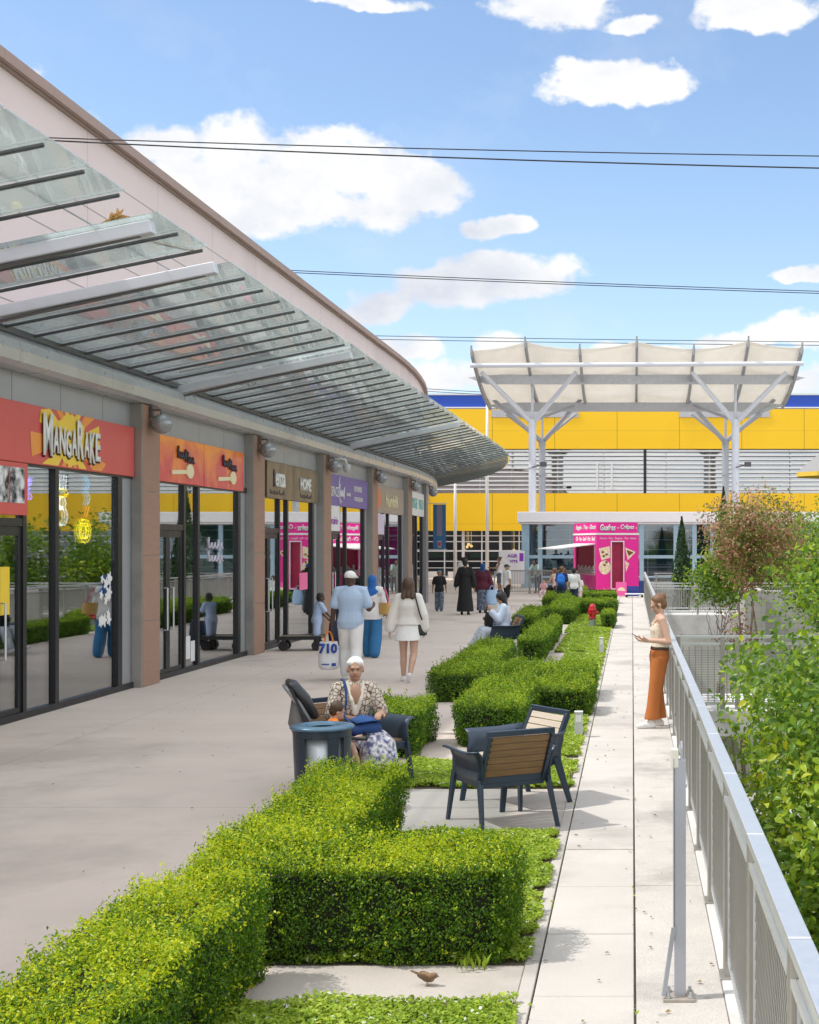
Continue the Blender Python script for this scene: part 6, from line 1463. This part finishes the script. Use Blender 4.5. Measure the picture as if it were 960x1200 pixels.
o, B = person('woman in bright blue headscarf, white jacket and wide blue jeans walking away', -5.12, 26.9, (.05,1), 1.62, {'legs': walkL, 'arms': [((-.22,.05,-1),(.1,.55,-.6)),((.26,-.04,-1),(.05,.65,-.75))]},
    [('jeans', pants(1.98,.024,.03), denim, 4), ('jacket', shirt(1.6,-.07,.295,.026,.03,.014), wht, 4), ('headscarf', hijab(.12), bright_blue, 4), ('shoes', shoes(), shoe_b, 2)], 'mid', True, 1.1)
Rm = Matrix.Rotation(o.rotation_euler[2], 3, 'Z'); hp = Rm @ (B.sh[1]+V(.06,-.06,-.34)) + o.location
t = tote('handbag', 'mustard leather shoulder bag of the woman in the blue headscarf', (hp.x+.06, hp.y-.06, hp.z-.14), R(-35), .34, .24, .16, M('bag_mustard', (.55,.33,.10), .5, var=.1))
bag_strap([(-.10,0,.22),(-.12,.03,.42),(-.1,.06,.55),(.0,.06,.40),(.1,0,.22)], M('strap_pink', (.55,.08,.20), .6), t, .016)
q = MB(); q.box(-.12,.02,-.10,-.09,.36,.44); obj('tag', q, white_p, t)
o, B = person('young woman with brown hair in white blouse and short white skirt walking away', -3.63, 22.15, (.0,1), 1.655, {'legs': [((-.0,.10,-1),(.0,.02,-1),(-.1,1,.05)),((.02,-.12,-1),(-.10,-.55,-1),(.05,.55,-.85))], 'arms': [((-.34,-.02,-1),(-.20,.02,-1)),((.30,-.05,-1),(.05,.25,-1))], 'yaw': R(8)},
    [('blouse', shirt(1.92,.02,.300,.026,.02,.022), cloth('cream_blouse', (.74,.71,.67)), 4), ('skirt', skirt(.405,.11,.128,t0=.10), wht, 4), ('hair', hair_long(.10,.016), HAIR['brown'], 3), ('shoes', shoes(.008), shoe_w, 2)], 'light', True, 1.04)
Rm = Matrix.Rotation(o.rotation_euler[2], 3, 'Z'); hp = Rm @ (B.pel+V(.22,.02,-.15)) + o.location
t = tote('handbag', 'small black crossbody bag of the young woman in white', tuple(hp), R(60), .22, .20, .10, M('bag_black', (.012,.012,.013), .4)); t_inv = (Matrix.Rotation(R(60),3,'Z')).inverted()
def to_bag(p): return t_inv @ (Rm @ p + o.location - hp)
bag_strap([V(0,-.05,.19), to_bag(B.sh[1]+V(.055,-.115,-.30)), to_bag(B.sh[1]+V(.01,-.125,-.12)), to_bag(B.sh[1]+V(-.035,-.085,.035)), to_bag(B.sh[1]+V(-.04,-.02,.085)), to_bag(B.sh[1]+V(-.04,.06,.04))], M('bag_black', (.012,.012,.013), .4), t, .012)
o, B = person('little boy in pale blue top and shorts leaning forward by the flat trolley', -6.62, 28.65, (.86,.5), 1.17, {'spine': (0,.08,1), 'spine2': (0,.22,1), 'legs': [((-.05,.15,-1),(0,-.25,-1),(-.1,1,0)),((.05,-.12,-1),(0,-.12,-1),(.1,1,-.1))], 'arms': [((-.1,.5,-1),(.1,.7,-.7)),((.1,.6,-1),(0,.7,-.7))], 'pitch': R(18)},
    [('top', shirt(.7,-.06,.30,.02,.016), cloth('boy_blue', (.40,.52,.74)), 3), ('shorts', pants(.92,.02,.012), cloth('boy_shorts', (.42,.53,.76)), 3), ('hair', hair_short(.004), HAIR['black'], 3), ('shoes', shoes(.006), shoe_b, 2)], 'dark', child=True)
t = empty('shopping_caddy', (-6.25,28.9,0), R(20), 'dark wheeled shopping bag in front of the little boy', 'trolley bag')
q = MB(); q.loft([((0,0,.08),.16,.13,V(1,0,0),V(0,1,0)),((0,.0,.3),.18,.14,V(1,0,0),V(0,1,0)),((0,0,.55),.16,.12,V(1,0,0),V(0,1,0)),((0,0,.6),.12,.07,V(1,0,0),V(0,1,0))], 16, 3); obj('bag', q, navyc, t, smooth=True)
for sx in (-.17,.17): q = MB(); q.tube([(sx-.015,.08,.075),(sx+.015,.08,.075)], .075, 14); obj('wheel', q, black_fr, t)
q = MB(); q.tube([(-.12,.12,.2),(-.12,.14,.85),(.12,.14,.85),(.12,.12,.2)], .012, 6); obj('handle', q, steel, t)
# --- groups farther off
patt = pattern('grey_print', (.19,.23,.29), (.05,.06,.10), 16, 'NOISE', .5)
person('boy in black T shirt, grey jeans and blue cap walking away alone', -6.33, 44.8, (.05,1), 1.33, {'legs': walk2, 'arms': [((-.3,0,-1),(-.1,.1,-1)),((.3,0,-1),(.1,.1,-1))]}, [('shirt', shirt(.75,-.06,.30,.025,.02), blackc, 3), ('trousers', pants(1.93,.022,.01), patt, 3), ('cap', cap_hat, cloth('cap_blue', (.04,.14,.32)), 2), ('shoes', shoes(), dgrey, 2)], 'tan', child=True, vox=.014)
person('tall person in long black robe with hair tied on top, walking away', -5.22, 42.7, (.0,1), 1.73, {'legs': walk2, 'arms': [((-.35,0,-1),(-.15,.1,-1)),((.3,0,-1),(.1,.1,-1))]}, [('robe', robe(.06,.150,1.85), blackc, 4), ('hair', hair_bun(-.01,.075,.038), HAIR['black'], 3), ('shoes', shoes(), shoe_b, 2)], 'tan', True, 1.05, vox=.014)
person('woman in blue headscarf, maroon top and long grey patterned skirt', -4.80, 43.9, (.1,1), 1.58, {'legs': walk2, 'arms': [((-.3,0,-1),(-.1,.1,-1)),((.30,0,-1),(.12,.12,-1))]}, [('skirt', skirt(.05,.12,.125), patt, 4), ('top', shirt(1.9,-.06,.30,.035,.03,.02), maroon, 4), ('headscarf', hijab(.11), cloth('scarf_blue', (.015,.07,.22)), 3), ('shoes', shoes(), shoe_b, 2)], 'mid', True, 1.2, vox=.014)
tote('carrier_bag', 'pale blue plastic carrier bag held by the woman in the maroon top', (-4.50,43.8,.24), .2, .42, .50, .26, M('bag_paleblue', (.36,.52,.74), .45, bump=.6, bscale=8), hand=.14, flare=.7)
person('young man in white T shirt, black shorts and dark cap facing the kiosk', -4.33, 47.2, (.55,.35), 1.50, {'legs': [((-.05,.12,-1),(0,-.05,-1),(-.1,1,0)),((.05,-.10,-1),(0,-.15,-1),(.05,1,-.1))], 'arms': [((-.2,.05,-1),(.05,.2,-1)),((.2,.0,-1),(.05,.2,-1))], 'yaw': R(-30)}, [('shirt', shirt(.75,-.07,.30,.022,.016), wht, 3), ('shorts', pants(1.0,.022,.014), blackc, 3), ('cap', cap_hat, cloth('cap_dark', (.05,.05,.06)), 2), ('shoes', shoes(), shoe_w, 2)], 'mid', vox=.014)
o, B = person('person with black hair in pale blue clothes slumped on the navy bench', -2.60, 27.4, (-.97,-.25), 1.62, {'pelz': .50, 'spine': (0,-.22,1), 'spine2': (.0,.10,1), 'neck': (0,.3,1), 'legs': [((-.10,1,.02),(-.02,.40,-1),(-.1,1,.1)),((.10,1,.05),(.02,.65,-1),(.1,1,.2))], 'arms': [((-.2,.45,-1),(.25,.75,.85),(.1,.3,1)),((.25,.3,-1),(-.4,.8,.1))], 'pitch': R(26), 'yaw': R(12)},
    [('shirt', shirt(1.85,-.05,.30,.026,.02,.012), cloth('pale_shirt', (.50,.58,.72)), 4), ('trousers', pants(1.9,.02,.012), cloth('pale_trousers', (.52,.57,.66)), 4), ('hair', hair_long(.09,.016), HAIR['black'], 3), ('shoes', shoes(), shoe_w, 2)], 'mid', True, 1.08, vox=.012)
t = empty('shoulder_bag', (-2.86,27.28,.56), R(118), 'black bag resting on the lap of the person in pale blue', 'bag'); q = MB(); q.loft([((0,0,0),.12,.05,V(1,0,0),V(0,1,0)),((0,.01,.14),.15,.07,V(1,0,0),V(0,1,0)),((0,.02,.30),.10,.03,V(1,0,0),V(0,1,0))], 14, 2.5); obj('body', q, blackc, t, smooth=True); bag_strap([V(-.1,.02,.29),V(-.04,.03,.42),V(.04,.03,.42),V(.1,.02,.29)], blackc, t)
# --- woman leaning at the railing
def wide_pants(B, mb):
    B.torso(mb, -.05, .075, .010); h = B.H
    for i in (0,1):
        hp_, kn, an = B.hip[i], B.knee[i], B.ank[i]; e = kn.lerp(an, .93)
        mb.loft([(hp_+V(0,0,.02),.062*h,.066*h,V(1,0,0),V(0,1,0)),(hp_.lerp(kn,.5),.053*h,.060*h,V(1,0,0),V(0,1,0)),(kn,.043*h,.052*h,V(1,0,0),V(0,1,0)),(kn.lerp(an,.5)+V(0,-.006,0),.044*h,.052*h,V(1,0,0),V(0,1,0)),(e+V(0,-.008,0),.047*h,.060*h,V(1,0,0),V(0,1,0))], 18, 2.1)
o, B = person('woman in rust orange trousers and cream top leaning on the railing with a phone', .33, 16.65, (-1,-.10), 1.60, {'spine': (0,-.06,1), 'spine2': (0,-.01,1), 'legs': [((-.03,.16,-1),(0,.14,-1),(-.1,1,0)),((.05,.05,-1),(0,-.06,-1),(.12,1,0))], 'arms': [((-.16,-.30,-1),(.14,1,.06),(.2,1,.15),(.3,-.2,1)),((.14,-.12,-1),(-.42,1,.02),(-.3,1,.15),(-.3,-.2,1))], 'pitch': R(30), 'neck': (0,.22,1)},
    [('trousers', wide_pants, cloth('rust_trousers', (.46,.145,.035), .5), 4), ('top', lambda B, mb: B.torso(mb, .055, .255, .011), pattern('cream_floral', (.70,.63,.50), (.50,.36,.30), 22, 'NOISE', .40), 3), ('hair', hair_bun(-.058,.030,.030), HAIR['auburn'], 3), ('shoes', shoes(.011, False), shoe_w, 2), ('belt', lambda B, mb: B.torso(mb, .052, .078, .016), M('belt_brown', (.05,.022,.014), .5), 1)], 'light', True, 1.0, vox=.0085, facef=True, curl=(.8,.8), z=.004)
for sx in (-1,1): q = MB(); f = B.sp2.cross(B.lat2); q.tube(smooth_pts([B.spine(.245)+B.lat2*sx*.075+f*.10, B.sh[(sx+1)//2]-B.lat2*sx*.055+V(0,.015,.062), B.spine(.245)+B.lat2*sx*.075-f*.09]), .007, 6); obj('shoulder_strap', q, M('strap_cream', (.70,.63,.50), .8), o, smooth=True)
Rm = Matrix.Rotation(o.rotation_euler[2], 3, 'Z'); hp = Rm @ ((B.wri[0]+B.hd[0]*.10+B.wri[1]+B.hd[1]*.10)/2) + o.location
t = empty('phone', tuple(hp+Vector((-.02,-.0,.032))), o.rotation_euler[2], 'dark mobile phone in the hands of the woman at the railing', 'phone'); q = MB(); q.box(-.036,.036,-.075,.075,-.004,.004); bo = obj('body', q, M('phone_black', (.03,.03,.035), .3), t, bevel=.003); q = MB(); q.box(-.032,.032,-.07,.07,.0045,.0052); obj('screen', q, M('phone_screen', (.02,.022,.03), .08), t)
t.rotation_euler = (R(28), 0, o.rotation_euler[2])
# --- by the kiosk
person('person in pale green shirt bending over the barrier, dark hair', -4.25, 61.4, (-.4,-.9), 1.55, {'spine': (0,.35,1), 'spine2': (0,.75,1), 'arms': [((-.3,.6,-1),(0,.8,-.6)),((.3,.6,-1),(0,.8,-.6))]}, [('shirt', shirt(.8,-.05,.30,.022,.02), cloth('mint_shirt', (.52,.68,.64)), 3), ('trousers', pants(), dgrey, 3), ('hair', hair_short(.006), HAIR['black'], 3)], 'tan', vox=.016)
person('shop worker seen through the pavilion glass behind the counter', -3.35, 70.3, (.3,-.9), 1.62, {'arms': [((-.2,.3,-1),(.1,1,0)),((.2,.3,-1),(-.1,1,0))]}, [('shirt', shirt(.8), cloth('teal_shirt', (.10,.28,.28)), 3), ('trousers', pants(), dgrey, 3), ('hair', hair_short(.006), HAIR['black'], 3)], 'tan', vox=.018)
person('woman with brown bun in white top seated with her back to the walkway', -2.93, 52.6, (-.75,.6), 1.62, {'pelz': .52, 'spine': (0,.1,1), 'spine2': (0,.2,1), 'legs': [((-.1,1,0),(0,.1,-1),(0,1,0)),((.1,1,0),(0,.1,-1),(0,1,0))], 'arms': [((-.3,.4,-1),(.3,1,0)),((.3,.4,-1),(-.3,1,0))]}, [('top', lambda B, mb: B.torso(mb, -.03, .25, .02), pinkc, 3), ('trousers', pants(1.9,.015), blackc, 3), ('hair', hair_bun(-.05,.04,.03), HAIR['auburn'], 3)], 'light', True, vox=.016)
person('woman in white shirt seated beside the one with the brown bun', -2.62, 52.9, (-.5,.8), 1.60, {'pelz': .52, 'spine': (0,.1,1), 'legs': [((-.1,1,0),(0,.1,-1),(0,1,0)),((.1,1,0),(0,.1,-1),(0,1,0))], 'arms': [((-.3,.4,-1),(.3,1,0)),((.3,.4,-1),(-.3,1,0))]}, [('shirt', shirt(.8,-.05,.30,.03,.02), wht, 3), ('trousers', pants(1.9,.015), dgrey, 3), ('hair', hair_long(.05), HAIR['brown'], 3)], 'light', True, 1.1, vox=.016)
person('toddler in pink held beside the seated woman with the brown bun', -3.38, 52.2, (-.2,-1), .86, {'pelz': .42, 'legs': [((-.2,1,-.2),(0,.1,-1),(0,1,0)),((.2,1,-.2),(0,.1,-1),(0,1,0))], 'arms': [((-.3,.4,-1),(.3,1,0)),((.3,.4,-1),(-.3,1,0))]}, [('top', shirt(.8,-.05,.30,.02), cloth('toddler_pink', (.62,.36,.38)), 3), ('leggings', pants(1.9,.015), pinkc, 3), ('hair', hair_short(), HAIR['brown'], 3)], 'light', child=True, vox=.014)
o, B = person('boy with short brown hair in dark blue clothes carrying a blue backpack', -2.42, 46.9, (.15,1), 1.40, {'legs': walk2}, [('shirt', shirt(.8,-.05,.30,.022,.016), cloth('boy_navy', (.02,.035,.13)), 3), ('trousers', pants(1.2,.02,.012), navyc, 3), ('hair', hair_short(.004), HAIR['auburn'], 3)], 'light', child=True, vox=.014)
q = MB(); q.ell((0,-.16,0), (.15,.10,.21)); q.ell((0,-.23,-.06), (.11,.06,.10)); bp = remesh('backpack', q, .016, cloth('pack_blue', (.02,.16,.62), .3), None, 3); bp.location = (-2.42,46.9,.98); bp.rotation_euler = o.rotation_euler; T(bp, 'bright blue backpack worn by the boy in dark blue', 'backpack')
person('child in white T shirt and dark shorts waiting at the kiosk hatch', -2.02, 47.6, (.2,1), 1.34, {'legs': walk2}, [('shirt', shirt(.8,-.06,.30,.022,.016), wht, 3), ('shorts', pants(.95,.02,.012), navyc, 3), ('hair', hair_short(.005), HAIR['black'], 3), ('shoes', shoes(), shoe_b, 2)], 'light', child=True, vox=.014)
person('small child in white top beside the taller child at the kiosk', -1.95, 50.0, (.3,1), 1.02, {'legs': walk2}, [('shirt', shirt(.8,-.07,.30,.022,.03), wht, 3), ('shorts', pants(.95,.02,.012), pinkc, 3), ('hair', hair_long(.06), HAIR['brown'], 3)], 'light', child=True, vox=.014)
person('distant person in white shirt half hidden behind the black robe', -7.5, 60.5, (.1,1), 1.60, {'legs': walk2}, [('shirt', shirt(.9,-.05,.30,.025,.02), wht, 3), ('trousers', pants(), dgrey, 3), ('hair', hair_short(), HAIR['black'], 3)], 'tan', vox=.018)
person('distant person in white vest pushing a cart with a pale box', -6.1, 62.5, (-1,-.3), 1.60, {'legs': walk2, 'arms': [((-.1,.6,-1),(.1,1,.1)),((.1,.6,-1),(-.1,1,.1))]}, [('vest', lambda B, mb: B.torso(mb, -.03, .27, .02), wht, 3), ('trousers', pants(1.0,.02), dgrey, 3), ('hair', hair_bun(), HAIR['brown'], 3), ('shoes', shoes(), shoe_b, 2)], 'tan', True, vox=.018)
t = empty('goods_cart', (-6.75,62.2,0), R(10), 'flat store cart loaded with a tall pale cardboard box', 'cart')
q = MB(); q.box(-.45,.45,-.28,.28,.16,.2); q.tube([(.45,-.25,.2),(.5,-.25,.95),(.5,.25,.95),(.45,.25,.2)], .018, 6); obj('deck', q, steel, t)
q = MB(); q.bar((-.32,0,.22),(.12,0,1.05),.45,.16, up=(0,0,1)); obj('carton', q, M('carton', (.62,.48,.30), .8, var=.08), t, bevel=.01)
for x in (-.36,.36):
    for y in (-.2,.2): q = MB(); q.tube([(x,y-.025,.075),(x,y+.025,.075)], .075, 12); obj('wheel', q, black_fr, t)
